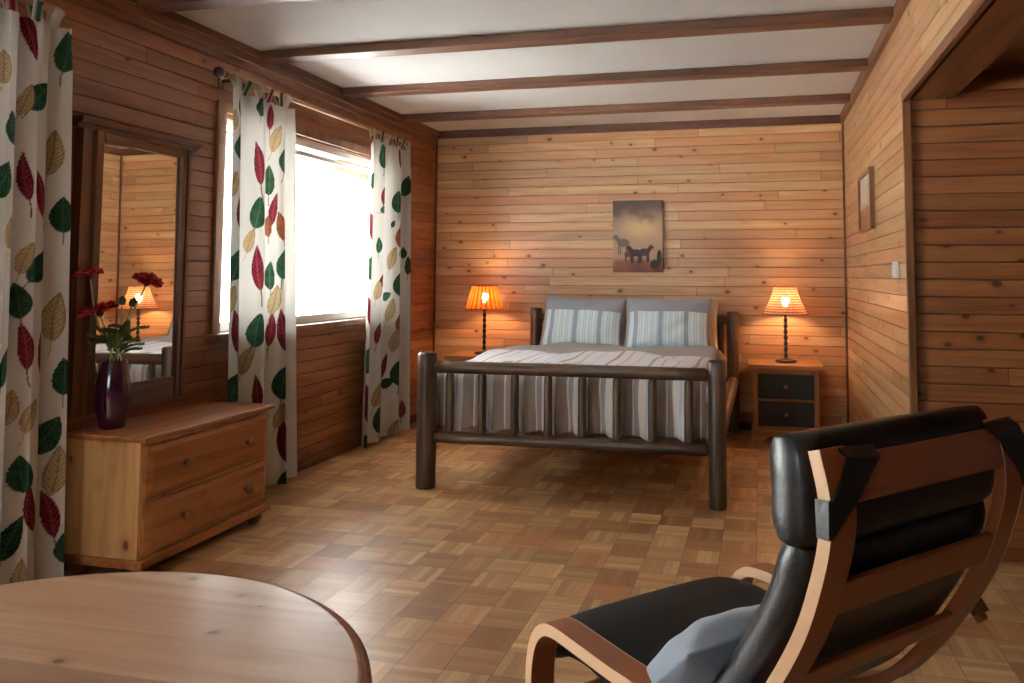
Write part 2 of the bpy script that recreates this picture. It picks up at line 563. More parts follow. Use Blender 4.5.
M['sham'] = sham_mat()
M['curtain'] = print_mat('leaf_print_cotton', .14)
M['art'] = art_mat('painted_canvas')
BULB = 165.0
M['bulb'] = bulb_mat()
M['shade_wicker'] = shade_mat('woven_shade', srgb(196, 142, 110), .20, .13, True)
M['shade_orange'] = shade_mat('gauze_shade', srgb(206, 112, 46), .28, .22, False)


# ------------------------------------------------------------------ the room
def boards(name, mat, axis, const, rects, into, thick=.14):
    """panelled wall: every rectangle (a0,a1,z0,z1) is a run of boards with V grooves, backed by a slab.
    axis 'x' or 'y' is the direction of the boards; into = +1/-1, the side the room is on."""
    mb = MB()
    P = (lambda a, d, z: (a, const + d, z)) if axis == 'x' else (lambda a, d, z: (const + d, a, z))
    for a0, a1, z0, z1, *own in rects:
        tk = own[0] if own else thick
        prof = [(z0, 0)]
        k = math.ceil((z0 + .004 - BZ) / BH)
        while BZ + k * BH < z1 - .004:
            z = BZ + k * BH
            if z > z0 + .004:
                prof += [(z - .0035, 0), (z - .001, -.006), (z + .001, -.006), (z + .0035, 0)]
            k += 1
        prof.append((z1, 0))
        outline = [(d * into, z) for z, d in prof] + [(-tk * into, z1), (-tk * into, z0)]
        n = len(outline)
        vs = [P(a0, d, z) for d, z in outline] + [P(a1, d, z) for d, z in outline]
        fs = [(i, (i + 1) % n, n + (i + 1) % n, n + i) for i in range(n)] + [tuple(range(n))[::-1], tuple(range(n, 2 * n))]
        mb.add(vs, fs)
    return structure(mb.obj(name, mat))


YF, XO, ZA = -2.4, 3.4, 2.19       # front wall behind the viewer, far side and ceiling of the side room
W1 = (3.70, 5.60, 0.925, 2.13)     # window in the left wall
W2 = (0.85, 2.30, 0.06, 2.16)      # glazed garden door further forward in the same wall
W3 = (-2.35, -1.25, 0.85, 2.05)    # window behind the viewer
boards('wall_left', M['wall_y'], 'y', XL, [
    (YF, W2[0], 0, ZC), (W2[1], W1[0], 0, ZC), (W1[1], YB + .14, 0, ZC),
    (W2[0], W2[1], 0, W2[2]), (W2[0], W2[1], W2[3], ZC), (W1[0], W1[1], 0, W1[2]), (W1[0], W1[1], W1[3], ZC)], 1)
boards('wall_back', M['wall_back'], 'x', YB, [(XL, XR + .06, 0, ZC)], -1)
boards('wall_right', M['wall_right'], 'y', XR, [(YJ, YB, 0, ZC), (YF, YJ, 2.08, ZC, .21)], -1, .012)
structure(MB().box(XR + .012, XR + .2, YJ + .13, YB + .14, 0, ZC).obj('wall_core', M['trim_z']))
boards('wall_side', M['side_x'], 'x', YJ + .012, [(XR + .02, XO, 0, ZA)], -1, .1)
boards('wall_front', M['dark_x'], 'x', YF, [(XL, W3[0], 0, ZC), (W3[1], XO, 0, ZC), (W3[0], W3[1], 0, W3[2]), (W3[0], W3[1], W3[3], ZC)], 1)
boards('wall_outer', M['dark_y'], 'y', XO, [(YF, YJ + .1, 0, ZC)], -1)
structure(MB().box(XL - .14, XO + .1, YF - .1, YB + .1, -.1, 0).obj('floor', M['parquet']))
structure(MB().box(XL - .14, XR + .2, YF - .1, YB + .1, ZC, ZC + .1).obj('ceiling', M['ceiling']))
structure(MB().box(XR + .21, XO + .1, YF - .1, YJ + .1, ZA, ZA + .1).obj('ceiling_side', M['trim_x']))

for y in (2.09, 3.02, 3.95, 4.88, 5.81):
    structure(MB().box(XL + .03, XR - .02, y, y + .115, ZC - .05, ZC).obj('ceiling_beam', M['beam'], bevel=.004))

# ceiling trims, corner beads, casings, baseboards
structure(MB().box(XL, XR, YB - .025, YB, ZC - .068, ZC).obj('trim_1', M['trim_x'], bevel=.003))
structure(MB().prism([(XL, 2.41), (XL + .018, 2.415), (XL + .018, 2.455), (XL + .026, 2.46), (XL + .026, 2.50), (XL + .036, 2.505), (XL + .036, ZC), (XL, ZC)],
                     YF, YB - .025, 'y').obj('trim_2', M['trim_y']))
structure(MB().box(XR - .03, XR, YF, YB - .025, ZC - .068, ZC).obj('trim_3', M['trim_y'], bevel=.003))
structure(MB().box(XL, XL + .016, YB - .016, YB, 0, ZC - .07).obj('trim_4', M['trim_z'], bevel=.005))
structure(MB().box(XR - .016, XR, YB - .016, YB, 0, ZC - .07).obj('trim_5', M['trim_z'], bevel=.005))
structure(MB().box(XR - .018, XR + .018, YJ - .022, YJ, 0, 2.08).obj('trim_6', M['casing'], bevel=.004))
structure(MB().box(XR - .02, XR + .004, YF, YJ - .0, 2.055, 2.10).obj('trim_7', M['trim_y'], bevel=.003))
structure(MB().box(XR + .02, XR + .2, YF, YJ - .01, 2.062, 2.079).obj('trim_8', M['trim_y']))
structure(MB().box(XL, XL + .014, W2[1] + .08, YB - .02, 0, .07).obj('baseboard_left', M['trim_y'], bevel=.004))
structure(MB().box(XL + .014, XR - .014, YB - .014, YB, 0, .05).obj('baseboard_back', M['trim_x'], bevel=.004))
structure(MB().box(XR - .014, XR, YJ, YB - .014, 0, .05).obj('baseboard_right', M['trim_y'], bevel=.004))


def window(name, W, sill, mullions, rails, on=None):
    """casing, frame, pane and sill; on() turns (depth off the wall, position along it, height) into a point"""
    on = on or (lambda d, a, z: (XL + d, a, z))
    y0, y1, z0, z1 = W

    def put(mb):
        mb.v = [on(*p) for p in mb.v]
        return mb
    mb = MB()
    c = .06
    mb.box(0, .022, y0 - c, y0, z0 - (.0 if sill else .06), z1 + c)
    mb.box(0, .022, y1, y1 + c, z0 - (.0 if sill else .06), z1 + c)
    mb.box(0, .022, y0, y1, z1, z1 + c)
    w = structure(put(mb).obj(name, M['casing'], bevel=.004))
    fr = MB()
    xa, xb = -.10, -.045
    t = .05
    fr.box(xa, xb, y0, y0 + t, z0, z1).box(xa, xb, y1 - t, y1, z0, z1)
    fr.box(xa, xb, y0 + t, y1 - t, z0, z0 + t).box(xa, xb, y0 + t, y1 - t, z1 - t, z1)
    for m in mullions:
        fr.box(xa, xb, m - .03, m + .03, z0 + t, z1 - t)
    for r in rails:
        fr.box(xa + .01, xb - .01, y0 + t, y1 - t, r - .016, r + .016)
    put(fr).obj('window_frame', M['white_paint'], w, bevel=.004)
    put(MB().box(-.075, -.069, y0 + t, y1 - t, z0 + t, z1 - t)).obj('window_pane', M['glass'], w)
    if sill:
        put(MB().box(-.045, .055, y0 - .075, y1 + .075, z0 - .045, z0)).obj('window_sill', M['casing'], w, bevel=.006)
    li = MB()
    li.box(-.045, 0, y0 - .001, y0 + .012, z0, z1).box(-.045, 0, y1 - .012, y1 + .001, z0, z1).box(-.045, 0, y0, y1, z1 - .012, z1 + .001)
    put(li).obj('window_lining', M['casing'], w)
    return w


window('window_1', W1, True, [], [2.035])
window('window_2', W2, False, [1.575], [])
window('window_3', W3, True, [(W3[0] + W3[1]) / 2], [], lambda d, a, z: (a, YF + d, z))

# added roof, out of view, that cuts the daylight through the garden door
pd = MB()
for k in range(12):
    x1 = XL - .14 - k * .18
    pd.box(x1 - .175, x1, -1.8, 2.9, 2.42 - k * .012, 2.445 - k * .012)
structure(pd.obj('eave_or_added_roof', M['beam']))

# outdoors: pale gravel and the porch roof over the windows
structure(MB().box(-40, 40, -40, 40, -.35, -.25).obj('ground', M['soil']))
pr = MB()
for k in range(4):
    x1 = XL - .14 - k * .16
    pr.box(x1 - .155, x1, 3.0, 8.2, 2.33 - k * .03, 2.355 - k * .03)
pr.box(XL - .14 - 4 * .16 - .04, XL - .14 - 4 * .16, 3.0, 8.2, 2.14, 2.27)
structure(pr.obj('eave_or_added_roof', M['porch']))
structure(MB().prism([(XL - .14, 2.30), (XL - .14, 1.98), (XL - .19, 1.98), (XL - .70, 2.14), (XL - .70, 2.23)], 6.05, 6.13, 'y').obj('porch_roof_beam', M['beam']))


# ------------------------------------------------------------------ curtains
def smooth(a, lo, hi):
    t = np.clip((a - lo) / (hi - lo), 0, 1)
    return t * t * (3 - 2 * t)


LEAF = {'g': ((.014, .042, .023), (.045, .095, .048)), 'd': ((.014, .042, .023), (.045, .095, .048)), 'r': ((.105, .010, .018), (.19, .035, .04)),
        'o': ((.16, .045, .022), (.24, .09, .05)), 't': ((.36, .27, .15), (.22, .14, .06))}


def paint_leaves(S, Zc, leaves, s_of_t):
    """colour of the cotton; S is the distance along the cloth, leaves sit at (share of the width, height)"""
    col = np.empty(S.shape + (3,)); col[:] = (.50, .475, .435)
    for k, (ct, cz, ln, wide, ang, ty) in enumerate(leaves):
        a = math.radians(ang)
        # q runs along the leaf, p across it (both in leaf lengths)
        dy = (S - s_of_t(ct)) / ln; dz = (Zc - cz) / ln
        q = dz * math.cos(a) + dy * math.sin(a)
        p = dy * math.cos(a) - dz * math.sin(a)
        bend = .10 * (1 if k % 2 else -1)
        pb = p - bend * (q * q - .1) * 1.6
        s = np.clip(q + .5, 0, 1)
        prof = np.sin(PI * s ** .78) ** (.8 if ty in 'gdt' else 1.0) * wide * .5
        inside = (np.abs(q) < .5) & (np.abs(pb) < prof)
        base, vein = LEAF[ty]
        ap = np.abs(pb)
        mid = ap < .018
        side = np.sin((q - ap * 1.1) * 58) > .80
        rim = ap > prof - .03
        if ty == 't':
            c = np.where((mid | side | rim)[..., None], np.array(vein), np.array(base))
        else:
            sh = (.82 + .36 * np.sin(q * 9 + k) ** 2)[..., None]
            c = np.where((mid | (side & ~rim))[..., None], np.array(vein), np.array(base) * sh)
        col[inside] = c[inside]
        # stalk
        st = (q < -.46) & (q > -.84) & (np.abs(pb + (q + .46) ** 2 * .6 * (1 if k % 2 else -1)) < .014)
        col[st] = (.10, .07, .035) if ty != 't' else (.36, .25, .12)
    return col


# CURTAIN_SURFACE
def curtain_surface(y0, y1, lean0, lean1, folds, seed, ztop, zbot, amp, step=.0024):
    """hanging cloth gathered into folds: arrays x (off the rod plane), y, z and the distance along the cloth"""
    r = np.random.RandomState(seed)
    nu, nv = int((y1 - y0) / step), int((ztop - zbot) / (step * 1.7))
    t = np.linspace(0, 1, nu + 1)[None, :]
    v = np.linspace(0, 1, nv + 1)[:, None]            # 0 at the hem
    z = zbot + (ztop - zbot) * v + 0 * t
    ph = r.uniform(0, 6.28, 4)
    w = 2 * PI * folds * (t + .03 * np.sin(2 * PI * t + ph[0]) + .006 * np.sin(v * 2.3 + ph[3])) + ph[1] * .3
    a = amp * (.62 + .38 * (1 - v)) * (.85 + .2 * np.sin(2 * PI * t * 1.3 + ph[1]))
    x = a * (np.sin(w) + .22 * np.sin(2 * w + ph[2]) + .06 * np.sin(3.1 * w + 3 * v))
    k = np.clip((v - .9) / .1, 0, 1); top = k * k * (3 - 2 * k)
    x = x * (1 - .35 * top) + .006 * top * np.sin(2 * PI * t * 14)
    y = y0 + (y1 - y0) * t + (lean0 * (1 - t) + lean1 * t) * (1 - v) + .30 * a * np.sin(2 * w + .6)
    k = np.clip((v - .93) / .07, 0, 1)
    z = z - .012 * k * k * (3 - 2 * k) * (1 - np.cos(2 * PI * t * 5)) * .5
    m = (nv + 1) // 2
    ds = np.hypot(np.diff(x[m]), np.diff(y[m]))
    S = np.concatenate([[0], np.cumsum(ds)])
    return x, y, z, S
# END_SURFACE


def curtain(label, args, X, leaves, rod=2.30):
    x, y, z, S = curtain_surface(*args)
    y0, y1 = args[0], args[1]
    nv, nu = x.shape[0] - 1, x.shape[1] - 1
    root = thing('curtain', label, 'curtain', (X, (y0 + y1) / 2, 0), 0, 'leaf print curtains')
    s_of_t = lambda q: float(np.interp(q, np.linspace(0, 1, nu + 1), S))
    col = paint_leaves(S[None, :] + 0 * z, z, leaves, s_of_t)
    P = np.stack([x, y - (y0 + y1) / 2, z], -1).reshape(-1, 3)
    idx = np.arange((nu + 1) * (nv + 1)).reshape(nv + 1, nu + 1)
    F = np.stack([idx[:-1, :-1], idx[:-1, 1:], idx[1:, 1:], idx[1:, :-1]], -1).reshape(-1, 4)
    me = bpy.data.meshes.new('curtain_panel')
    me.vertices.add(len(P)); me.vertices.foreach_set('co', P.ravel())
    me.loops.add(F.size); me.loops.foreach_set('vertex_index', F.ravel().astype(np.int32))
    me.polygons.add(len(F)); me.polygons.foreach_set('loop_start', np.arange(0, F.size, 4, dtype=np.int32))
    me.polygons.foreach_set('use_smooth', np.ones(len(F), bool))
    me.update(calc_edges=True)
    ca = me.color_attributes.new('print', 'FLOAT_COLOR', 'POINT')
    ca.data.foreach_set('color', np.concatenate([col.reshape(-1, 3), np.ones((len(P), 1))], 1).ravel().astype(np.float32))
    me.materials.append(M['curtain'])
    o = bpy.data.objects.new('curtain_panel', me); C.objects.link(o); o.parent = root
    # tabs looping over the rod
    nt = 6
    for k in range(nt):
        j = int((k + .5) / nt * nu)
        yc = y[-1, j] - (y0 + y1) / 2
        zc = z[-1, j] - .012
        x0 = x[-1, j]
        R_ = .019
        path = [(x0 + .004, zc)] + [(R_ * math.cos(b), rod + R_ * math.sin(b)) for b in np.linspace(-.3, PI + .3, 12)] + [(x0 - .004, zc)]
        mb = MB()
        n = len(path)
        tw = .024
        vs, fs = [], []
        for m, (px_, pz_) in enumerate(path):
            wv = tw * (1 - .25 * math.sin(PI * m / (n - 1)))
            for e in (-1, -.3, .3, 1):
                vs.append((px_ + .003 * math.cos(e * 3), yc + e * wv, pz_))
        for m in range(n - 1):
            for e in range(3):
                fs.append((m * 4 + e, m * 4 + e + 1, m * 4 + e + 5, m * 4 + e + 4))
        mb.add(vs, fs)
        tb = mb.obj('tab', M['curtain'], root, smooth=True)
        cc = np.empty((len(vs), 3)); cc[:] = (.50, .475, .435)
        if k in (1, 3, 4):
            q = np.array(vs)
            leafy = (np.abs(q[:, 1] - yc - .006) < .016) & (q[:, 2] < rod + .01)
            cc[leafy] = ((.21, .014, .028), (.03, .085, .046), (.40, .28, .13))[k % 3]
        ca = tb.data.color_attributes.new('print', 'FLOAT_COLOR', 'POINT')
        ca.data.foreach_set('color', np.concatenate([cc, np.ones((len(vs), 1))], 1).ravel().astype(np.float32))
    return root


L1 = [(0.973,2.146,0.175,0.62,10,'g'),(0.727,2.166,0.206,0.3,160,'r'),(0.549,2.016,0.137,0.45,0,'t'),(0.803,1.939,0.144,0.62,35,'g'),(0.723,1.914,0.134,0.45,20,'t'),(0.621,1.792,0.13,0.62,-10,'g'),(0.939,1.731,0.188,0.45,8,'t'),(0.727,1.621,0.196,0.3,-8,'r'),(0.822,1.555,0.191,0.3,-12,'r'),(0.97,1.482,0.148,0.62,0,'g'),(0.557,1.592,0.151,0.62,20,'g'),(0.625,1.4,0.13,0.45,10,'t'),(0.826,1.274,0.151,0.62,35,'g'),(0.735,1.306,0.133,0.45,20,'t'),(0.72,1.143,0.14,0.62,-10,'g'),(0.955,1.074,0.196,0.45,8,'t'),(0.739,0.972,0.195,0.3,-8,'r'),(0.852,0.923,0.2,0.3,-12,'r'),(0.985,0.833,0.148,0.62,0,'g'),(0.621,0.902,0.159,0.42,20,'g'),(0.708,0.739,0.138,0.45,10,'t'),(0.788,0.702,0.133,0.45,20,'t'),(0.939,0.604,0.169,0.62,35,'g'),(0.739,0.486,0.147,0.62,-10,'g'),(0.966,0.466,0.195,0.45,8,'t'),(0.811,0.351,0.195,0.3,-8,'r'),(0.951,0.298,0.202,0.3,-12,'r'),(0.72,0.254,0.168,0.42,20,'g'),(0.739,0.115,0.115,0.45,10,'t'),(1.0,0.156,0.122,0.62,0,'g')]  # leaf centres and lengths in these tables taken from image pixels by camera rays
L2 = [(0.097,2.151,0.143,0.3,0,'r'),(0.43,2.19,0.115,0.62,10,'g'),(0.646,2.153,0.154,0.3,0,'r'),(0.101,1.934,0.165,0.62,5,'g'),(0.388,1.869,0.252,0.3,-8,'r'),(0.806,1.922,0.181,0.62,20,'g'),(0.646,1.787,0.177,0.42,0,'g'),(0.101,1.563,0.23,0.3,-8,'r'),(0.384,1.587,0.183,0.62,10,'g'),(0.679,1.624,0.202,0.3,12,'r'),(0.743,1.526,0.179,0.42,-12,'o'),(0.641,1.522,0.13,0.42,0,'o'),(0.059,1.293,0.173,0.62,15,'g'),(0.388,1.281,0.262,0.3,-5,'r'),(0.789,1.309,0.191,0.62,10,'g'),(0.658,1.236,0.165,0.42,0,'g'),(0.0,1.718,0.163,0.45,20,'t'),(0.692,2.037,0.179,0.45,25,'t'),(0.0,2.065,0.131,0.45,15,'t'),(0.321,1.432,0.147,0.45,20,'t'),(0.072,0.945,0.237,0.3,-6,'r'),(0.384,0.933,0.193,0.62,10,'g'),(0.667,0.933,0.212,0.3,5,'r'),(0.764,0.913,0.273,0.3,-10,'r'),(0.055,0.647,0.183,0.66,30,'d'),(0.764,0.618,0.202,0.66,12,'d'),(0.388,0.586,0.215,0.3,-3,'r'),(0.772,0.279,0.284,0.3,-8,'r'),(0.797,0.05,0.166,0.66,20,'d'),(0.004,1.109,0.162,0.45,15,'t'),(0.688,1.097,0.178,0.45,15,'t'),(0.312,0.774,0.168,0.45,20,'t'),(0.73,0.426,0.154,0.45,20,'t')]
L3 = [(0.054,1.938,0.162,0.62,20,'g'),(0.275,2.125,0.183,0.42,0,'g'),(0.858,1.947,0.179,0.62,20,'g'),(0.322,1.853,0.198,0.3,15,'r'),(0.658,2.133,0.175,0.3,-5,'r'),(0.607,1.804,0.174,0.62,0,'g'),(0.319,1.73,0.091,0.62,60,'g'),(0.573,1.632,0.063,0.62,30,'g'),(0.034,1.583,0.234,0.3,-10,'r'),(0.102,1.681,0.193,0.3,0,'r'),(0.251,1.46,0.12,0.42,0,'g'),(0.647,1.542,0.189,0.42,5,'o'),(0.847,1.415,0.097,0.62,0,'g'),(0.034,1.289,0.175,0.62,0,'g'),(0.322,1.219,0.196,0.3,25,'r'),(0.654,1.17,0.188,0.62,0,'g'),(0.878,1.317,0.146,0.42,0,'g'),(0.0,2.216,0.103,0.3,20,'r'),(0.037,0.978,0.232,0.3,-10,'r'),(0.261,0.815,0.164,0.3,10,'r'),(0.525,1.08,0.108,0.62,70,'g'),(0.651,0.872,0.156,0.42,0,'o'),(0.037,0.643,0.201,0.66,15,'d'),(0.525,0.561,0.2,0.3,15,'r'),(0.549,0.426,0.123,0.66,80,'d'),(0.654,0.5,0.202,0.66,5,'d'),(0.037,0.337,0.286,0.3,-5,'r'),(0.295,0.189,0.193,0.42,0,'d'),(0.854,0.193,0.144,0.42,0,'o'),(0.037,0.071,0.157,0.66,60,'d'),(0.563,0.974,0.187,0.45,20,'t'),(0.569,1.37,0.188,0.45,20,'t'),(0.251,1.129,0.15,0.45,10,'t'),(0.603,0.745,0.187,0.45,15,'t'),(0.275,0.369,0.178,0.45,15,'t'),(0.607,0.067,0.17,0.45,15,'t'),(0.108,0.843,0.191,0.3,5,'r')]
XC = XL + .115
# the fold pattern repeats on the half of the first curtain nearer the viewer
L1 += [(round(a[0] - .5, 3),) + a[1:] for a in L1 if a[0] > .52]
CA, CB, CC = ((1.95, 2.585, 0, .06, 5.0, 3, 2.245, .025, .052), (3.60, 4.17, .03, .11, 3.0, 11, 2.245, .03, .055), (5.12, 5.83, -.06, .02, 3.5, 21, 2.245, .03, .05))
curtain('cream curtain with leaf print hanging left of the wall mirror, cut by the edge', CA, XC, L1)
curtain('cream leaf print curtain hanging beside the dresser, on the near end of the window', CB, XC, L2)
curtain('cream leaf print curtain at the far end of the window, nearest the bed', CC, XC, L3)


def rod(label, y0, y1, ends):
    t = thing('curtain_rod', label, 'curtain rod', (XC, 0, 0))
    MB().tube([(0, y0, 2.30), (0, y1, 2.30)], .0145, 16).obj('pole', M['rod_wood'], t, smooth=True)
    for e, d in ends:
        prof = [(.012, 0), (.020, .006), (.020, .014), (.012, .020), (.022, .032), (.030, .05), (.028, .068), (.016, .082), (.004, .088)]
        mb = MB().lathe(prof, n=18)
        mb.v = [(x, e + d * z, 2.30 + y) for x, y, z in mb.v]
        mb.obj('finial', M['rod_dark'], t, smooth=True)
        b = MB().box(-.115, -.100, e - d * .10 - .02, e - d * .10 + .02, 2.25, 2.35)
        b.box(-.100, -.012, e - d * .10 - .009, e - d * .10 + .009, 2.285, 2.303)
        b.obj('bracket', M['rod_dark'], t, bevel=.003)
    return t


rod('wooden curtain rod with dark turned finials running above the window', 3.56, 5.74, ((3.56, -1),))
rod('wooden curtain rod at the top left edge carrying the curtain beside the mirror', -1.5, 2.56, ((-1.5, -1),))


# ------------------------------------------------------------------ wall mirror
t = thing('wall_mirror', 'tall wall mirror in a dark wooden frame hanging above the dresser', 'mirror', (XL + .002, 0, 0))
t.rotation_euler = (0, 0, 0)
ya, yb, za, zb = 2.865, 3.335, .745, 1.825
gx = lambda y, z: .030 + .004 * (y - 3.1) - .0064 * (z - 1.28)      # hangs very slightly askew
mg = MB().box(.030, .034, ya - .01, yb + .01, za - .01, zb + .01)
mg.v = [(gx(y, z) + (.004 if x > .032 else 0), y, z) for x, y, z in mg.v]
mg.obj('mirror_glass', M['mirror'], t)
MB().box(.0, .024, 2.76, 3.395, .65, 1.86).obj('back_board', M['mirror_wood_z'], t)
f = MB()
def stile(mb, y0, y1, z0, z1, inner):
    mb.box(.02, .05, y0, y1, z0, z1)
for (y0, y1, nm) in ((2.75, ya, 'frame_stile'), (yb, 3.405, 'frame_stile')):
    m = MB(); w = y1 - y0
    s0 = y0 if y0 < 3 else y1
    d = 1 if y0 < 3 else -1
    q = w / .115
    prof = [(0, .0), (0, .045), (.028 * q, .045), (.034 * q, .036), (.06 * q, .036), (.068 * q, .052), (w - .012 * q, .052), (w, .040), (w, .0)]
    m.prism([(.0 + q, s0 + d * p) for p, q in prof], .64, 1.87, 'z')
    m.obj(nm, M['mirror_wood_z'], t)
MB().box(.0, .046, ya, yb, zb, 1.87).obj('frame_rail', M['mirror_wood_y'], t, bevel=.003)
MB().box(.0, .046, ya, yb, .64, za).obj('frame_rail', M['mirror_wood_y'], t, bevel=.003)
cr = MB()
cr.prism([(0, 1.87), (.05, 1.87), (.055, 1.885), (.075, 1.89), (.08, 1.905), (.08, 1.915), (0, 1.915)], 2.71, 3.44, 'y')
cr.v = [(a, b, c) for a, b, c in cr.v]
cr.obj('crown_moulding', M['mirror_wood_y'], t)

# ------------------------------------------------------------------ dresser
t = thing('dresser', 'low pine two-drawer dresser standing under the wall mirror', 'dresser', (XL + .016, 2.75, 0))
D, Wd, Hd = .40, .85, .58
MB().box(0, D - .02, .0, Wd, .09, Hd - .022).obj('body', M['dresser_z'], t, bevel=.002)
MB().box(0, D + .012, -.012, Wd + .012, Hd - .022, Hd).obj('top', M['dresser_y'], t, bevel=.005)
MB().box(0, D + .008, -.008, Wd + .008, .052, .09).obj('plinth', M['dresser_y'], t, bevel=.006)
for z0, z1 in ((.322, .538), (.105, .308)):
    d = MB()
    y0, y1, x0 = .02, Wd - .02, D - .02
    d.box(x0, x0 + .012, y0, y1, z0, z1)
    b = .03      # raised field with bevelled edges
    q = [(y0 + .006, z0 + .006), (y1 - .006, z0 + .006), (y1 - .006, z1 - .006), (y0 + .006, z1 - .006)]
    q2 = [(y0 + b, z0 + b * .8), (y1 - b, z0 + b * .8), (y1 - b, z1 - b * .8), (y0 + b, z1 - b * .8)]
    d.add([(x0 + .012, *p) for p in q] + [(x0 + .022, *p) for p in q2], [(4, 5, 6, 7)] + [(i, (i + 1) % 4, 4 + (i + 1) % 4, 4 + i) for i in range(4)])
    dr = d.obj('drawer', M['dresser_y'], t)
    for yk in (.235, .655):
        k = MB().lathe([(.010, 0), (.010, .012), (.018, .02), (.021, .028), (.017, .036), (.006, .039)], n=18)
        k.v = [(x0 + .022 + z, yk + x, (z0 + z1) / 2 + y) for x, y, z in k.v]
        k.obj('knob', M['knob_brown'], dr, smooth=True)
for x, y in ((.05, .05), (.05, Wd - .05), (D - .05, .05), (D - .05, Wd - .05)):
    MB().lathe([(.022, .052), (.036, .042), (.038, .025), (.030, .008), (.022, 0)], (x, y, 0), n=18).obj('foot', M['knob_brown'], t, smooth=True)

# ------------------------------------------------------------------ vase with red flowers on the dresser
VX, VY, VZ = -2.735, 2.885, .58
t = thing('vase', 'tall plum-purple glazed vase on the dresser in front of the mirror', 'vase', (VX, VY, VZ))
MB().lathe([(.001, 0), (.046, 0), (.050, .006), (.062, .06), (.070, .13), (.069, .19), (.060, .245), (.050, .285), (.049, .290), (.045, .288), (.052, .245), (.058, .19), (.056, .10), (.001, .02)], n=36, cap=False).obj('body', M['vase'], t, smooth=True)


def flower(label, tip, mid, kind, size, leaves=0, seed=0, lab_leaf=None):
    r = random.Random(seed)
    base = Vector((VX, VY, VZ + .05))
    root = thing('flower', label, 'flower', base, 0, 'red flowers in the vase')
    T = Vector(tip) - base; Mm = Vector(mid) - base
    off = Vector((r.uniform(-.02, .02), r.uniform(-.02, .02), 0))
    neck = Vector((off.x, off.y, .235))
    path = [Vector(p) for p in spline([(off.x * .3, off.y * .3, 0), tuple(neck), tuple(Mm), tuple(T)], 8)]
    MB().tube(path, .0035, 8).obj('stem', M['stem'], root, smooth=True)
    dirn = (path[-1] - path[-3]).normalized()
    Q = Vector((0, 0, 1)).rotation_difference(dirn).to_matrix()
    if kind == 'bloom':
        mb = MB()
        for ring, (np_, ln, lift) in enumerate(((9, 1.0, .42), (8, .9, .85), (7, .74, 1.35), (5, .5, 2.0))):
            for k in range(np_):
                a0 = 2 * PI * k / np_ + ring * .5 + r.uniform(-.15, .15)
                pl = size * ln * r.uniform(.88, 1.1); lf = lift + r.uniform(-.12, .12); f1, f2 = r.uniform(0, 6), r.uniform(3, 5)
                def fn(u, v, a0=a0, pl=pl, lf=lf, f1=f1, f2=f2):
                    rad = pl * (.08 + .92 * v)
                    w = .62 * math.sin(PI * min(1, .15 + .8 * v)) ** .6
                    a = a0 + (u - .5) * w * 1.6
                    z = rad * lf * (1 - .55 * v) + .10 * size * math.sin(f1 + u * f2 * 2.2) * v
                    return Q @ Vector((math.cos(a) * rad, math.sin(a) * rad, z)) + T
                mb.grid(fn, 5, 5)
        mb.obj('blossom', M['petal'], root, smooth=True)
        MB().lathe([(.001, -.012), (.010, -.010), (.014, 0), (.012, .008), (.001, .012)], n=12, cap=False)
        c = MB().lathe([(.001, -.016), (.012, -.010), (.016, 0), (.010, .010), (.001, .012)], n=12, cap=False)
        c.v = [tuple(Q @ Vector(p) + T) for p in c.v]
        c.obj('calyx', M['bud'], root, smooth=True)
    else:
        c = MB().lathe([(.001, -.016), (.012, -.012), (size, .004), (size * .8, .016), (.001, .026)], n=12, cap=False)
        c.v = [tuple(Q @ Vector(p) + T) for p in c.v]
        c.obj('bud', M['bud'], root, smooth=True)
    for k in range(leaves):
        # feathery cut leaf: a midrib with paired lobes
        s = r.uniform(.42, .66)
        p0 = path[int(s * (len(path) - 1))]
        a = r.uniform(0, 2 * PI); ln = r.uniform(.065, .105)
        out = Vector((math.cos(a) * .5, math.sin(a) * .9, .55 + r.uniform(-.2, .4))).normalized()
        if p0.x + out.x * ln + base.x < XL + .06:
            out.x = abs(out.x)
        sd = out.cross(Vector((0, 0, 1))).normalized(); up = sd.cross(out)
        mb = MB()
        for j in range(7):
            c0 = j / 6
            for sg in (-1, 1):
                L_ = ln * (.42 - .26 * c0)
                o0 = p0 + out * (ln * c0) - up * (.03 * c0 * c0)
                o1 = o0 + sd * sg * L_ * .75 + out * L_ * .75 - up * .012
                wv = out * .014
                mid_ = (o0 + o1) / 2
                mb.add([o0 - wv * .5, mid_ - wv + up * .004, o1, mid_ + wv + up * .004, o0 + wv * .5], [(0, 1, 4), (1, 3, 4), (1, 2, 3)])
        mb.tube([p0, p0 + out * ln * .6 - up * .011, p0 + out * ln * 1.15 - up * .04], [.003, .002, .001], 5)
        mb.obj('leaf', M['leaf'], root)
    return root


flower('red flower leaning far right over the mirror glass', (-2.60, 2.90, 1.205), (-2.685, 2.893, 1.03), 'bloom', .066, 4, 1)
flower('large red flower just above the vase rim, lowest of the blooms', (-2.765, 2.825, 1.075), (-2.745, 2.86, .96), 'bloom', .074, 5, 2)
flower('red flower at far left, against the mirror frame', (-2.775, 2.775, 1.235), (-2.765, 2.81, 1.05), 'bloom', .056, 3, 3)
flower('closed flower bud left of the other bud in the vase', (-2.70, 2.875, 1.125), (-2.715, 2.885, 1.0), 'bud', .015, 4, 4)
flower('closed flower bud right of the other bud in the vase', (-2.66, 2.89, 1.118), (-2.70, 2.892, 1.0), 'bud', .017, 4, 5)


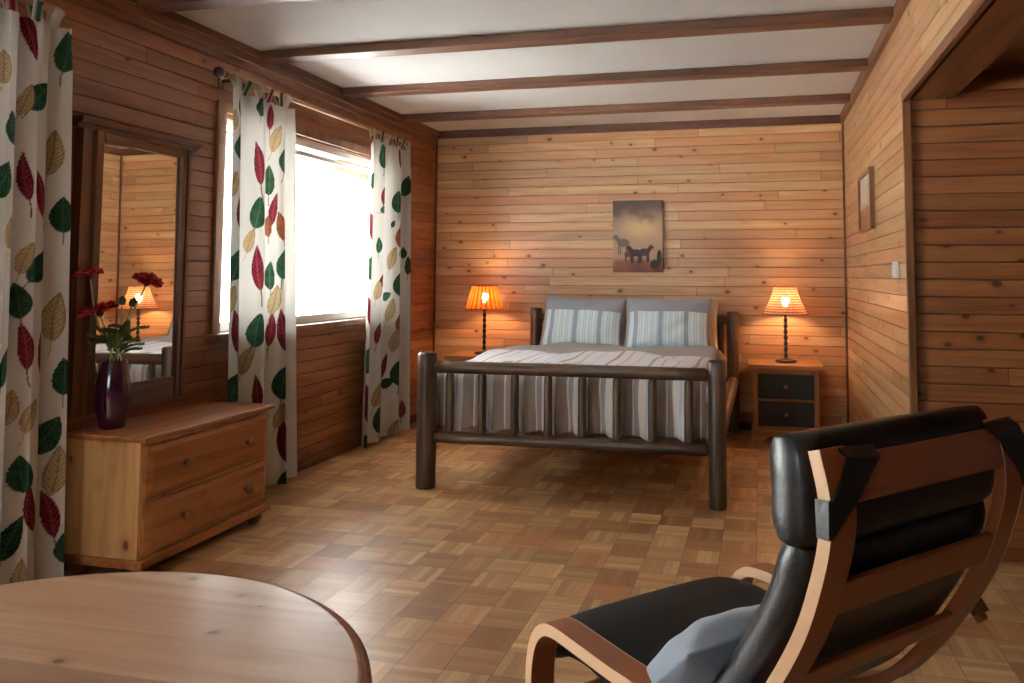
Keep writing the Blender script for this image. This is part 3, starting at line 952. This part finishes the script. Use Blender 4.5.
# ------------------------------------------------------------------ log bed
def log(p0, p1, r, name, mat, parent, taper=.0, wob=.02, n=16, seed=0):
    rr = random.Random(seed)
    p0, p1 = Vector(p0), Vector(p1)
    k = 9
    pts, rad = [], []
    for i in range(k + 1):
        s = i / k
        pts.append(p0.lerp(p1, s)); rad.append(r * (1 + rr.uniform(-wob, wob)))
    if taper:     # tenon ends cut to a blunt cone
        d = (p1 - p0).normalized()
        pts = [p0 - d * .0, p0 + d * taper] + pts[1:-1] + [p1 - d * taper, p1]
        rad = [r * .55, r] + rad[1:-1] + [r, r * .55]
    else:
        d = (p1 - p0).normalized()
        pts = [p0] + [p0 + d * .008] + pts[1:-1] + [p1 - d * .012, p1]
        rad = [r * .93, r] + rad[1:-1] + [r, r * .86]
    return MB().tube(pts, rad, n).obj(name, mat, parent, smooth=True)


BX, BYF, BYH = -1.08, 4.36, 6.47
t = thing('log_bed', 'dark stained log bed standing against the far wall', 'bed', (BX, BYF, 0))
xl, xr = -.845, .845
hl = BYH - BYF
xhl, xhr = -.785, .86
for x, y, h, s in ((xl, 0, .785, .058), (xr, 0, .785, .049), (xhl, hl, .965, .052), (xhr, hl, .955, .047)):
    log((x, y, 0), (x, y, h), s, 'post', M['log_z'], t, seed=int(x * 100 + h * 1000))
log((xl + .04, 0, .702), (xr - .035, 0, .707), .036, 'top_rail', M['log_x'], t, .03, seed=1)
log((xl + .04, 0, .296), (xr - .035, 0, .304), .034, 'lower_rail', M['log_x'], t, .03, seed=2)
for k in range(8):
    x = -.70 + k * .199
    log((x, 0, .318), (x, 0, .685), .0255, 'spindle', M['log_z'], t, .03, n=12, seed=10 + k)
log((xhl + .04, hl, .885), (xhr - .035, hl, .885), .036, 'top_rail', M['log_x'], t, .03, seed=3)
log((xhl + .04, hl, .40), (xhr - .035, hl, .40), .034, 'lower_rail', M['log_x'], t, .03, seed=4)
for k in range(8):
    x = -.63 + k * .199
    log((x, hl, .42), (x, hl, .865), .0255, 'spindle', M['log_z'], t, .03, n=12, seed=30 + k)
log((xl + .01, .05, .33), (xhl + .0, hl - .045, .33), .040, 'side_rail', M['log_y'], t, .03, seed=5)
log((xr + .005, .05, .40), (xhr + .0, hl - .045, .40), .046, 'side_rail', M['log_y'], t, .03, seed=6)

# mattress
t = thing('mattress', 'mattress under a cream sheet lying in the log bed', 'mattress', (BX, 4.42, 0))
mt = MB().box(-.745, .80, .03, 1.98, .36, .60)
mt.obj('body', M['sheet'], t, smooth=True, bevel=.06, seg=5)


# duvet: a cloth laid over a rounded box, hanging down inside the footboard and along the sides
def drop_path(s, half, r):
    """arc length s from the middle -> (distance out, drop)"""
    a = abs(s)
    if a <= half:
        return a, 0.0
    a -= half
    q = r * PI / 2
    if a < q:
        th = a / r
        return half + r * math.sin(th), r * (1 - math.cos(th))
    return half + r, r + a - q


def duvet():
    mb = MB()
    top = .675
    y_foot = 4.53      # where the top starts to bend down
    r = .075
    hang = .40
    L_ = 1.52          # flat length from the bend to the pillows
    S0, S1 = -1.00, .83
    nu, nv = 96, 100
    n0 = len(mb.v)
    vs, uvs, fs = [], [], []
    rr = random.Random(5)
    ph = [rr.uniform(0, 6) for _ in range(12)]
    for j in range(nv + 1):
        tv = j / nv * (hang + L_)
        b = hang - tv                    # >0: past the foot bend
        for i in range(nu + 1):
            s = S0 + (S1 - S0) * i / nu
            ox, dx = drop_path(s + .02, .745, .085)
            if b > 0:
                q = r * PI / 2
                if b < q:
                    oy, dy = r * math.sin(b / r), r * (1 - math.cos(b / r))
                else:
                    oy, dy = r, r + b - q
            else:
                oy, dy = b, 0.0
            sg = 1 if s > -.02 else -1
            x = BX + sg * ox - .02
            y = y_foot - oy
            if dx > 0 and dy > 0:
                dz = max(dx, dy) + .25 * min(dx, dy)
                # cloth of the corner swings inwards
                x -= sg * .10 * min(1, dy / .35) * min(1, dx / .2)
            else:
                dz = max(dx, dy)
            z = top - dz
            z = max(z, .335)
            # puffiness and wrinkles
            puff = .012 * math.sin(s * 7 + ph[0]) * math.sin(tv * 5 + ph[1]) + .006 * math.sin(s * 17 + tv * 9 + ph[2])
            if dz < .02:
                z += puff + .012 * math.cos(s * 1.6)
            hangf = min(1, dy / .3)
            fold = .013 * math.sin(s * 33 + .9 * math.sin(s * 5) + 1.4 * math.sin(tv * 6)) + .007 * math.sin(s * 61 + tv * 11)
            y += fold * hangf * .9
            if dx > .09:
                x += sg * .010 * math.sin(tv * 24 + ph[3]) * min(1, dx / .2)
            # the hem at the pillow end slopes gently
            if tv > hang + L_ - .06:
                z -= .03 * ((tv - (hang + L_ - .06)) / .06) ** 2
            vs.append((x, y, z)); uvs.append((s + 1.2, tv))
    w = nu + 1
    for j in range(nv):
        for i in range(nu):
            fs.append((j * w + i, j * w + i + 1, (j + 1) * w + i + 1, (j + 1) * w + i))
    mb.add(vs, fs, uvs)
    o = mb.obj('duvet', M['duvet'], None, smooth=True)
    m = o.modifiers.new('thick', 'SOLIDIFY'); m.thickness = .022; m.offset = 1
    return tag(o, 'grey and white striped duvet spread over the log bed', 'duvet')


duvet()


def pillow(name, label, c, w, h, th, tilt, mat, group, seed, roll=0, wr=1.0, cat='pillow', rz=0):
    r = random.Random(seed)
    ph = [r.uniform(0, 6) for _ in range(6)]
    mb = MB()
    n = 26
    R_ = Matrix.Rotation(rz, 3, 'Z') @ Matrix.Rotation(tilt, 3, 'X') @ Matrix.Rotation(roll, 3, 'Y')
    for side in (1, -1):
        def fn(u, v, side=side):
            a, b = 2 * u - 1, 2 * v - 1
            x = a * w / 2 * (1 - .045 * (1 - b * b)); z = b * h / 2 * (1 - .06 * (1 - a * a))
            ea, eb = max(0, 1 - (abs(a) / .95) ** 2.6), max(0, 1 - (abs(b) / .93) ** 2.6)
            y = -side * (th / 2 * (ea * eb) ** .55 + .003)
            y += -side * wr * (.006 * math.sin(a * 6 + ph[0]) * math.sin(b * 5 + ph[1]) + .004 * math.sin(a * 11 - b * 9 + ph[2])) * min(1, ea * eb * 4)
            return R_ @ Vector((x, y, z))
        mb.grid(fn, n, n, True)
    # close the rim
    m = n + 1
    N = m * m
    rim = [i for i in range(m)] + [i * m + n for i in range(1, m)] + [n * m + i for i in range(n - 1, -1, -1)] + [i * m for i in range(n - 1, 0, -1)]
    k = len(rim)
    mb.f += [(rim[i], rim[(i + 1) % k], N + rim[(i + 1) % k], N + rim[i]) for i in range(k)]
    root = mb.obj(name, mat, None, smooth=True)
    root.location = c
    return tag(root, label, cat, group)


G1 = 'pillows leaning on the headboard'
tl = -math.radians(20)
pillow('pillow', 'cream pillow behind the left striped pillow', (-1.345, 6.335, .845), .66, .40, .10, tl, M['sheet'], G1, 3)
pillow('pillow', 'cream pillow peeking out right of the striped pillows', (-.655, 6.335, .850), .66, .41, .10, tl, M['sheet'], G1, 4)
pillow('pillow', 'striped blue-grey pillow on the left half of the bed', (-1.385, 6.16, .862), .68, .43, .15, tl, M['sham'], G1, 1, roll=.03)
pillow('pillow', 'striped blue-grey pillow on the right half of the bed', (-.705, 6.15, .862), .68, .43, .15, tl, M['sham'], G1, 2, roll=.0)


# ------------------------------------------------------------------ nightstands and lamps
def nightstand():
    t = thing('nightstand', 'pine nightstand with two black drawers in the right corner', 'nightstand', (.178, 6.36, 0), 0, 'nightstands beside the bed')
    f, b = -.205, .205
    MB().box(-.278, .278, f - .02, b, .535, .575).obj('top', M['stand_x'], t, bevel=.008)
    fr = MB()
    fr.box(-.24, -.205, f, b, .08, .535).box(.205, .24, f, b, .08, .535)          # sides
    fr.box(-.205, .205, f, b, .505, .535).box(-.205, .205, f, b, .302, .318).box(-.205, .205, f, b, .085, .115)
    fr.box(-.205, .205, b - .02, b, .115, .505)
    fr.obj('body', M['stand_z'], t, bevel=.002)
    for z0, z1 in ((.320, .503), (.117, .300)):
        d = MB().box(-.203, .203, f + .006, f + .024, z0, z1).box(-.19, .19, f + .024, b - .04, z0 + .01, z1 - .03).obj('drawer', M['black_paint'], t, bevel=.003)
        k = MB().lathe([(.007, 0), (.007, .010), (.014, .016), (.016, .023), (.012, .030), (.004, .033)], n=16)
        k.v = [(x, f + .006 - z, (z0 + z1) / 2 + y) for x, y, z in k.v]
        k.obj('knob', M['knob_pine'], d, smooth=True)
    ba = MB()
    # flared base with a cut-out between bracket feet
    z = .085
    front = [(-.255, 0), (-.16, 0), (-.14, .030), (-.11, .042), (.11, .042), (.14, .030), (.16, 0), (.255, 0), (.25, z), (-.25, z)]
    ba.prism(front, f - .012, f + .008, 'y')
    ba.box(-.255, -.235, f + .008, b, 0, z).box(.235, .255, f + .008, b, 0, z)
    ba.obj('base', M['stand_x'], t)
    return t


ns = nightstand()
dup(ns, (-2.285, 6.36, 0), 'pine nightstand in the left corner, mostly hidden behind the bed', 'nightstands beside the bed')


def lamp(label, c, shade, r0, r1, z0, z1, pleats):
    t = thing('table_lamp', label, 'lamp', c, 0, 'bedside lamps')
    MB().lathe([(.001, 0), (.080, 0), (.082, .008), (.078, .016), (.050, .022), (.022, .028), (.001, .03)], n=32, cap=False).obj('base', M['lamp_wood'], t, smooth=True)
    prof = [(.011, .024)]
    zt = z0 + .02
    nb = 8
    for k in range(nb):
        za = .028 + (zt - .028) * k / nb; hb = (zt - .028) / nb
        for q in range(7):
            s = q / 7
            prof.append((.0085 + .0085 * math.sin(PI * s) ** 1.0, za + hb * s))
    prof += [(.008, zt), (.001, zt)]
    MB().lathe(prof, n=16, cap=False).obj('stem', M['lamp_wood'], t, smooth=True)
    MB().lathe([(.001, zt - .002), (.014, zt - .002), (.014, zt + .035), (.001, zt + .036)], n=14, cap=False).obj('socket', M['brass'], t, smooth=True)
    zb = zt + .085
    MB().lathe([(.012, zt + .034), (.014, zt + .045), (.024, zb - .012), (.029, zb), (.026, zb + .016), (.014, zb + .027), (.001, zb + .030)], n=14, cap=False).obj('bulb', M['bulb'], t, smooth=True)
    def fn(u, v):
        a = 2 * PI * u
        rr = r0 + (r1 - r0) * v
        if pleats:
            rr += .0025 * math.cos(44 * a)
        else:
            rr -= .010 * math.sin(PI * v)
        return (rr * math.cos(a), rr * math.sin(a), z0 + (z1 - z0) * v)
    s = MB().grid(fn, 176 if pleats else 64, 10, True).obj('shade', shade, t, smooth=True)
    for zz, rr in ((z0, r0), (z1, r1)):
        MB().tube([((rr + .001) * math.cos(a), (rr + .001) * math.sin(a), zz) for a in np.linspace(0, 2 * PI, 49)], .003, 6, False).obj('shade_ring', shade, s, smooth=True)
    sp = MB()
    for k in range(3):
        a = 2 * PI * k / 3 + .4
        sp.tube([(.013 * math.cos(a), .013 * math.sin(a), zt + .03), (.05 * math.cos(a), .05 * math.sin(a), zt + .09), (r1 * .98 * math.cos(a), r1 * .98 * math.sin(a), z1 - .004)], .0015, 6)
    sp.obj('shade_carrier', M['brass'], s)
    return t


lamp('bedside lamp with wide woven straw shade in the right corner', (.188, 6.36, .576), M['shade_wicker'], .172, .086, .372, .580, False)
lamp('bedside lamp with small orange gauze shade on the left nightstand', (-2.285, 6.34, .576), M['shade_orange'], .160, .104, .378, .572, True)


# ------------------------------------------------------------------ pictures and light switch
def paint_mesh(name, parent, w, h, fn, d, mat, place):
    nu, nv = int(w / .004), int(h / .004)
    mb = MB().grid(lambda u, v: place((u - .5) * w, (v - .5) * h), nu, nv)
    o = mb.obj(name, mat, parent)
    U, V = np.meshgrid(np.linspace(0, 1, nu + 1), np.linspace(0, 1, nv + 1))
    col = fn(U, V)
    ca = o.data.color_attributes.new('print', 'FLOAT_COLOR', 'POINT')
    ca.data.foreach_set('color', np.concatenate([col.reshape(-1, 3), np.ones((col.shape[0] * col.shape[1], 1))], 1).ravel().astype(np.float32))
    return o


def lin(*c):
    return np.array(srgb(*c)[:3])


def value_noise(U, V, fx, fy, seed):
    r = np.random.RandomState(seed).rand(40, 40)
    x, y = U * fx, V * fy
    i, j = x.astype(int), y.astype(int)
    a, b = x - i, y - j
    a, b = a * a * (3 - 2 * a), b * b * (3 - 2 * b)
    g = lambda p, q: r[q % 40, p % 40]
    return (g(i, j) * (1 - a) + g(i + 1, j) * a) * (1 - b) + (g(i, j + 1) * (1 - a) + g(i + 1, j + 1) * a) * b


def herd(U, V):
    """misty meadow at sundown with four grazing horses"""
    n = value_noise(U, V, 4, 6, 1) * .6 + value_noise(U, V, 9, 13, 2) * .4
    top, glow, mist, ground = lin(82, 62, 52), lin(216, 180, 130), lin(176, 146, 122), lin(128, 78, 58)
    col = np.zeros(U.shape + (3,))
    f = lambda a: a[..., None]
    col[:] = mist
    col = col * f(1 - smooth(V, .62, .98)) + top * f(smooth(V, .62, .98))
    gl = np.exp(-(((U - .58) / .33) ** 2 + ((V - .60) / .14) ** 2))
    col = col * f(1 - gl * .9) + glow * f(gl * .9)
    dk = smooth(n, .5, .75) * smooth(V, .6, .8)
    col = col * f(1 - .55 * dk) + lin(52, 38, 34) * f(.55 * dk)
    lft = smooth(.3 - U, 0, .25) * smooth(V, .5, .9)
    col = col * f(1 - .5 * lft) + lin(60, 50, 48) * f(.5 * lft)
    gr = 1 - smooth(V + .04 * (n - .5), .12, .24)
    col = col * f(1 - gr) + (ground * f(.7 + .6 * n)) * f(gr)
    def blob(c, r, ang=0):
        a = math.radians(ang)
        x, y = U - c[0], (V - c[1]) * 1.43
        p, q = x * math.cos(a) + y * math.sin(a), -x * math.sin(a) + y * math.cos(a)
        return (p / r[0]) ** 2 + (q / r[1]) ** 2 < 1
    def horse(cx, cy, s, d, color, neck=50):
        m = blob((cx, cy), (.092 * s, .062 * s))
        m |= blob((cx + d * .085 * s, cy + .035 * s), (.062 * s, .036 * s), d * neck)
        m |= blob((cx + d * .125 * s, cy + .062 * s), (.044 * s, .022 * s), -d * 38)
        for lx in (-.07, -.045, .05, .072):
            m |= (np.abs(U - cx - lx * s) < .011 * s) & (V < cy) & (V > cy - .12 * s)
        col[m] = color
    horse(.21, .41, 1.35, -1, lin(112, 92, 82))
    horse(.31, .25, .9, 1, lin(104, 58, 44))
    horse(.46, .27, 1.2, -1, lin(44, 38, 40), 62)
    horse(.63, .28, 1.2, 1, lin(66, 40, 36))
    bush = blob((.84, .11), (.09, .09)) | blob((.93, .20), (.05, .16))
    col[bush] = lin(46, 44, 38)
    return col * f(.92 + .16 * n)


def abstract(U, V):
    n = value_noise(U, V, 5, 4, 8)
    col = np.zeros(U.shape + (3,)); col[:] = lin(196, 180, 160)
    f = lambda a: a[..., None]
    g = 1 - smooth(V + .2 * (n - .5), .30, .48)
    col = col * f(1 - g) + lin(150, 96, 62) * f(g)
    h = smooth(U + .25 * (n - .5), .5, .85) * smooth(V, .35, .5)
    col = col * f(1 - h * .7) + lin(128, 110, 96) * f(h * .7)
    return col


t = thing('canvas_picture', 'unframed canvas picture of horses on the wall above the bed', 'picture', (-1.005, YB, 1.573))
MB().box(-.212, .212, -.034, 0, -.305, .305).obj('stretcher', M['rod_dark'], t, bevel=.003)
paint_mesh('painting', t, .424, .61, herd, 0, M['art'], lambda a, b: (a, -.0352, b))
t = thing('framed_picture', 'small framed picture hanging on the right wall', 'picture', (XR, 5.21, 1.715))
hw, hh = .29, .185
fm = MB()
for a0, a1, b0, b1 in ((-hw, hw, hh - .025, hh), (-hw, hw, -hh, -hh + .025), (-hw, -hw + .025, -hh + .025, hh - .025), (hw - .025, hw, -hh + .025, hh - .025)):
    fm.box(-.030, 0, a0, a1, b0, b1)
fm.obj('frame', M['casing'], t, bevel=.003)
paint_mesh('painting', t, 2 * hw - .05, 2 * hh - .05, lambda U, V: abstract(1 - U, V), 0, M['art'], lambda a, b: (-.016, a, b))

t = thing('light_switch', 'white light switch on the right wall near the opening', 'light switch', (XR, 4.21, 1.28))
MB().box(-.012, 0, -.075, .075, -.042, .042).obj('plate', M['white_plastic'], t, bevel=.004)
for s in (-.036, .036):
    MB().prism([(-.012, -.030), (-.017, -.030), (-.0135, .030), (-.012, .030)], s - .03, s + .03, 'y').obj('rocker', M['white_plastic'], t, bevel=.001)


# ------------------------------------------------------------------ round table in the foreground
TX, TY, TZ, TR = -1.12, .905, .62, .572
t = thing('round_table', 'round pine table with a darker moulded rim in the left foreground', 'table', (TX, TY, 0))
MB().lathe([(.001, TZ), (TR - .012, TZ), (TR - .006, TZ - .002)], n=96, cap=False).obj('table_top', M['table_x'], t)
MB().lathe([(TR - .007, TZ - .0012), (TR - .001, TZ - .004), (TR + .009, TZ - .010), (TR + .011, TZ - .022), (TR + .005, TZ - .030), (TR - .004, TZ - .031), (TR - .002, TZ - .038), (TR - .014, TZ - .046), (.001, TZ - .046)], n=96, cap=False).obj('rim', M['table_rim'], t, smooth=True)
MB().lathe([(TR - .13, TZ - .046), (TR - .13, TZ - .12), (TR - .15, TZ - .12), (TR - .15, TZ - .046)], n=64, cap=False).obj('apron', M['table_x'], t)
for k in range(4):
    a = PI / 4 + k * PI / 2
    MB().lathe([(.026, TZ - .046), (.026, TZ - .13), (.018, TZ - .15), (.025, TZ - .18), (.017, TZ - .21), (.024, .30), (.016, .10), (.022, .06), (.015, .0)],
               ((TR - .14) * math.cos(a), (TR - .14) * math.sin(a), 0), n=18).obj('leg', M['table_rim'], t, smooth=True)


# ------------------------------------------------------------------ bentwood armchair
t = thing('armchair', 'bentwood armchair with black leather cushions seen from behind', 'armchair', (.276, 1.528, 0), math.radians(46.55))
RAIL = spline([(.012, .968), (-.006, .90), (-.006, .84), (.013, .765), (.047, .676), (.105, .575), (.175, .475), (.25, .395), (.34, .345), (.46, .328), (.60, .332), (.66, .336)], 5)
for u0, u1 in ((-.2838, -.222), (.222, .2838)):
    MB().band(RAIL, u0, u1, .0235, -1).obj('back_frame', M['chair_wood'], t, bevel=.002)
ch_frames = [c for c in bpy.data.objects if c.parent == t]
for o, u in zip(ch_frames, ((-.2850, -.2838), (.2838, .2850))):
    MB().band(RAIL, u[0], u[1], .0235, -1).obj('laminated_edge', M['chair_edge'], o)


def rail_at(z):
    """(y of the rail's front face, slope) at height z on the back"""
    for (y0, z0), (y1, z1) in zip(RAIL, RAIL[1:]):
        if z1 <= z <= z0:
            s = (z0 - z) / (z0 - z1)
            return y0 + (y1 - y0) * s
    return RAIL[-1][0]


for z0, z1 in ((.955, .885), (.758, .700), (.582, .535)):
    path = [(rail_at(z0 + (z1 - z0) * k / 4) - .009, z0 + (z1 - z0) * k / 4) for k in range(5)]
    MB().band(path, -.222, .222, .013, -1).obj('back_slat', M['chair_wood'], t, bevel=.003)
MB().box(-.222, .222, .34, .39, .308, .326).obj('seat_rail', M['chair_wood'], t, bevel=.003)
MB().box(-.222, .222, .61, .655, .305, .313).obj('seat_rail', M['chair_wood'], t, bevel=.003)
# webbing cloth stretched under the seat
MB().box(-.222, .222, .40, .65, .336, .340).obj('seat_webbing', M['black_cloth'], t)
ARM = spline([(.098, .574), (.14, .540), (.20, .502), (.32, .476), (.45, .468), (.58, .468), (.68, .467), (.735, .452), (.775, .412), (.795, .35), (.798, .28), (.796, .16), (.782, .07), (.745, .028), (.69, .012), (.55, .006), (.25, .004), (-.02, .010)], 5)
for u0, u1 in ((-.352, -.288), (.288, .352)):
    a = MB().band(ARM, u0 + .0012, u1 - .0012, .026, -1).obj('arm', M['chair_wood'], t, bevel=.002)
    MB().band(ARM, u0, u0 + .0012, .026, -1).obj('laminated_edge', M['chair_edge'], a)
    MB().band(ARM, u1 - .0012, u1, .026, -1).obj('laminated_edge', M['chair_edge'], a)
MB().tube([(-.292, .06, .562), (-.27, .06, .562)], .008, 10).obj('bolt', M['brass'], t)
MB().tube([(.292, .06, .562), (.27, .06, .562)], .008, 10).obj('bolt', M['brass'], t)
MB().box(-.288, .288, .60, .65, .012, .030).obj('floor_rail', M['chair_wood'], t, bevel=.003)
MB().box(-.288, .288, .02, .07, .014, .032).obj('floor_rail', M['chair_wood'], t, bevel=.003)


def cushion(name, path, th, half, parent, mat, ends=1.0, puff=.012, tufts=0, seed=0):
    """upholstered slab: path = (y,z) points of its back face, th thick towards the sitter, rounded all round"""
    pts = [np.array(p) for p in path]
    n = len(pts)
    d = np.cumsum([0] + [np.linalg.norm(pts[i + 1] - pts[i]) for i in range(n - 1)])
    mb = MB()
    nu = 20
    ring = 20
    vs, fs = [], []
    for i in range(n):
        tan = pts[min(i + 1, n - 1)] - pts[max(i - 1, 0)]
        tan = tan / np.linalg.norm(tan)
        nr = np.array([-tan[1], tan[0]])
        e = min(d[i], d[-1] - d[i])
        k = min(1, e / (th * .5))
        tk = th * (.30 + .70 * math.sqrt(max(0, 1 - (1 - k) ** 2)))
        if tufts:
            tk *= 1 - .10 * (math.cos(2 * PI * d[i] / d[-1] * tufts) > .93)
        c = pts[i] + nr * th / 2
        for q in range(ring):
            a = 2 * PI * q / ring
            ca, sa = math.cos(a), math.sin(a)
            su = math.copysign(abs(ca) ** .32, ca); sv = math.copysign(abs(sa) ** .62, sa)
            y, z = c + nr * (sv * tk / 2)
            vs.append((su * half * (.985 + .015 * k), y, z))
    for i in range(n - 1):
        for q in range(ring):
            a, b = i * ring + q, i * ring + (q + 1) % ring
            fs.append((a, b, b + ring, a + ring))
    fs += [tuple(range(ring))[::-1], tuple(range((n - 1) * ring, n * ring))]
    mb.add(vs, fs)
    return mb.obj(name, mat, parent, smooth=True, subsurf=1)


def sub(path, z0, z1):
    return [p for p in path if z0 <= p[1] <= z1]


FINE = spline([(.012, .968), (-.006, .90), (-.006, .84), (.013, .765), (.047, .676), (.105, .575), (.175, .475), (.25, .395), (.34, .345), (.46, .328), (.60, .332), (.66, .336)], 14)
back = [(p[0] + .004, p[1]) for p in FINE if p[0] < .235 and p[1] < .800]
cushion('back_cushion', back, .098, .278, t, M['leather'], seed=1).parent = t
seat = [(p[0], p[1] + .014) for p in FINE if p[0] > .235 and p[1] < .5] + [(.72, .346), (.77, .334), (.805, .305), (.815, .29)]
cushion('seat_cushion', seat, .100, .286, t, M['seat_leather'], seed=2)
hr = [(.010, .788), (.002, .82), (-.002, .87), (-.001, .91), (.004, .95), (.010, .980), (.016, 1.002)]
hr = spline(hr, 4)
hc = cushion('headrest', hr[::-1], .120, .293, t, M['leather'], seed=3)
# straps that hold the headrest to the frame
for sg in (-1, 1):
    k = 0 if sg < 0 else .03
    up_ = [(sg * .2875, -.004, .898), (sg * .2885, -.030, .900), (sg * .284, -.0335, .902), (sg * (.262 + k), -.034, .930), (sg * (.243 + k), -.030, .962), (sg * (.24 + k), -.008, .972)]
    lo_ = [(sg * .2875, -.006, .838), (sg * .2885, -.030, .840), (sg * .284, -.0335, .842), (sg * (.225 + k), -.032, .888), (sg * (.16 + k), -.030, .952), (sg * (.15 + k), -.008, .966)]
    mb = MB()
    mb.add([p for q in zip(up_, lo_) for p in q], [(2 * i, 2 * i + 1, 2 * i + 3, 2 * i + 2) for i in range(5)])
    mb.obj('strap', M['leather'], hc, solid=.004)

pillow('throw_pillow', 'small grey-blue pillow lying on the armchair seat', (-.075, 1.665, .480), .38, .27, .14, math.radians(-48), M['denim'], None, 9,
       wr=.35, rz=math.radians(46.55 + 180))

# ------------------------------------------------------------------ daylight
world = bpy.data.worlds.new('overcast_sky')
bpy.context.scene.world = world
world.use_nodes = True
nt = world.node_tree
nt.nodes.clear()
wo = nt.nodes.new('ShaderNodeOutputWorld'); bg = nt.nodes.new('ShaderNodeBackground')
tc = nt.nodes.new('ShaderNodeTexCoord'); sp = nt.nodes.new('ShaderNodeSeparateXYZ'); mr = nt.nodes.new('ShaderNodeMapRange')
mr.inputs[1].default_value = .05; mr.inputs[2].default_value = .5; mr.inputs[3].default_value = 6.0; mr.inputs[4].default_value = 9.0
nt.links.new(tc.outputs['Generated'], sp.inputs[0]); nt.links.new(sp.outputs[2], mr.inputs[0]); nt.links.new(mr.outputs[0], bg.inputs[1])
bg.inputs[0].default_value = (.93, .97, 1.0, 1)
nt.links.new(bg.outputs[0], wo.inputs[0])


def portal(W):
    """tells the sampler where the sky enters; emits nothing itself"""
    l = bpy.data.lights.new('sky_portal', 'AREA'); l.shape = 'RECTANGLE'
    l.size = W[3] - W[2]; l.size_y = W[1] - W[0]
    if W is W3:
        l.size, l.size_y = l.size_y, l.size
    l.cycles.is_portal = True
    o = bpy.data.objects.new('sky_portal', l); C.objects.link(o)
    o.location = (XL - .12, (W[0] + W[1]) / 2, (W[2] + W[3]) / 2)
    o.rotation_euler = (0, -PI / 2, 0)
    return o


portal(W1); portal(W2)
l3 = portal(W3); l3.location = ((W3[0] + W3[1]) / 2, YF - .12, (W3[2] + W3[3]) / 2); l3.rotation_euler = (PI / 2, 0, PI)

# the sun stands high behind the house: it never enters the room, but the pale ground outside throws its light in
sl = bpy.data.lights.new('sun', 'SUN'); sl.energy = 60; sl.angle = math.radians(1); sl.color = (1, .97, .93)
so = bpy.data.objects.new('sun', sl); C.objects.link(so)
so.rotation_euler = Vector((-.22, -.30, -.90)).to_track_quat('-Z', 'Y').to_euler()

# ------------------------------------------------------------------ camera
cam = bpy.data.cameras.new('camera'); co = bpy.data.objects.new('camera', cam); C.objects.link(co)
f_px = 783.0
cam.sensor_width = 36; cam.sensor_fit = 'HORIZONTAL'; cam.lens = f_px * 36 / 1024
cam.shift_x = -62.86 / 1024; cam.shift_y = -(341.5 - 222.64) / 1024
cam.clip_start = .05
yaw, pitch, roll = .2321, .0659, .0037
fw = Vector((-math.sin(yaw) * math.cos(pitch), math.cos(yaw) * math.cos(pitch), math.sin(pitch)))
rt = Vector((math.cos(yaw), math.sin(yaw), 0))
up = rt.cross(fw)
r2 = rt * math.cos(roll) + up * math.sin(roll); u2 = up * math.cos(roll) - rt * math.sin(roll)
mtx = Matrix((r2, u2, -fw)).transposed().to_4x4()
mtx.translation = (0, 0, 1.25)
co.matrix_world = mtx
sc = bpy.context.scene
sc.camera = co
sc.view_settings.view_transform = 'Standard'
sc.view_settings.look = 'None'
sc.view_settings.gamma = 1
sc.view_settings.use_curve_mapping = False
sc.view_settings.exposure = 1.25
sc.cycles.use_denoising = True
sc.cycles.max_bounces = 10
sc.cycles.diffuse_bounces = 4
sc.cycles.transparent_max_bounces = 12
sc.cycles.caustics_reflective = False
sc.cycles.caustics_refractive = False
sc.cycles.sample_clamp_indirect = 6
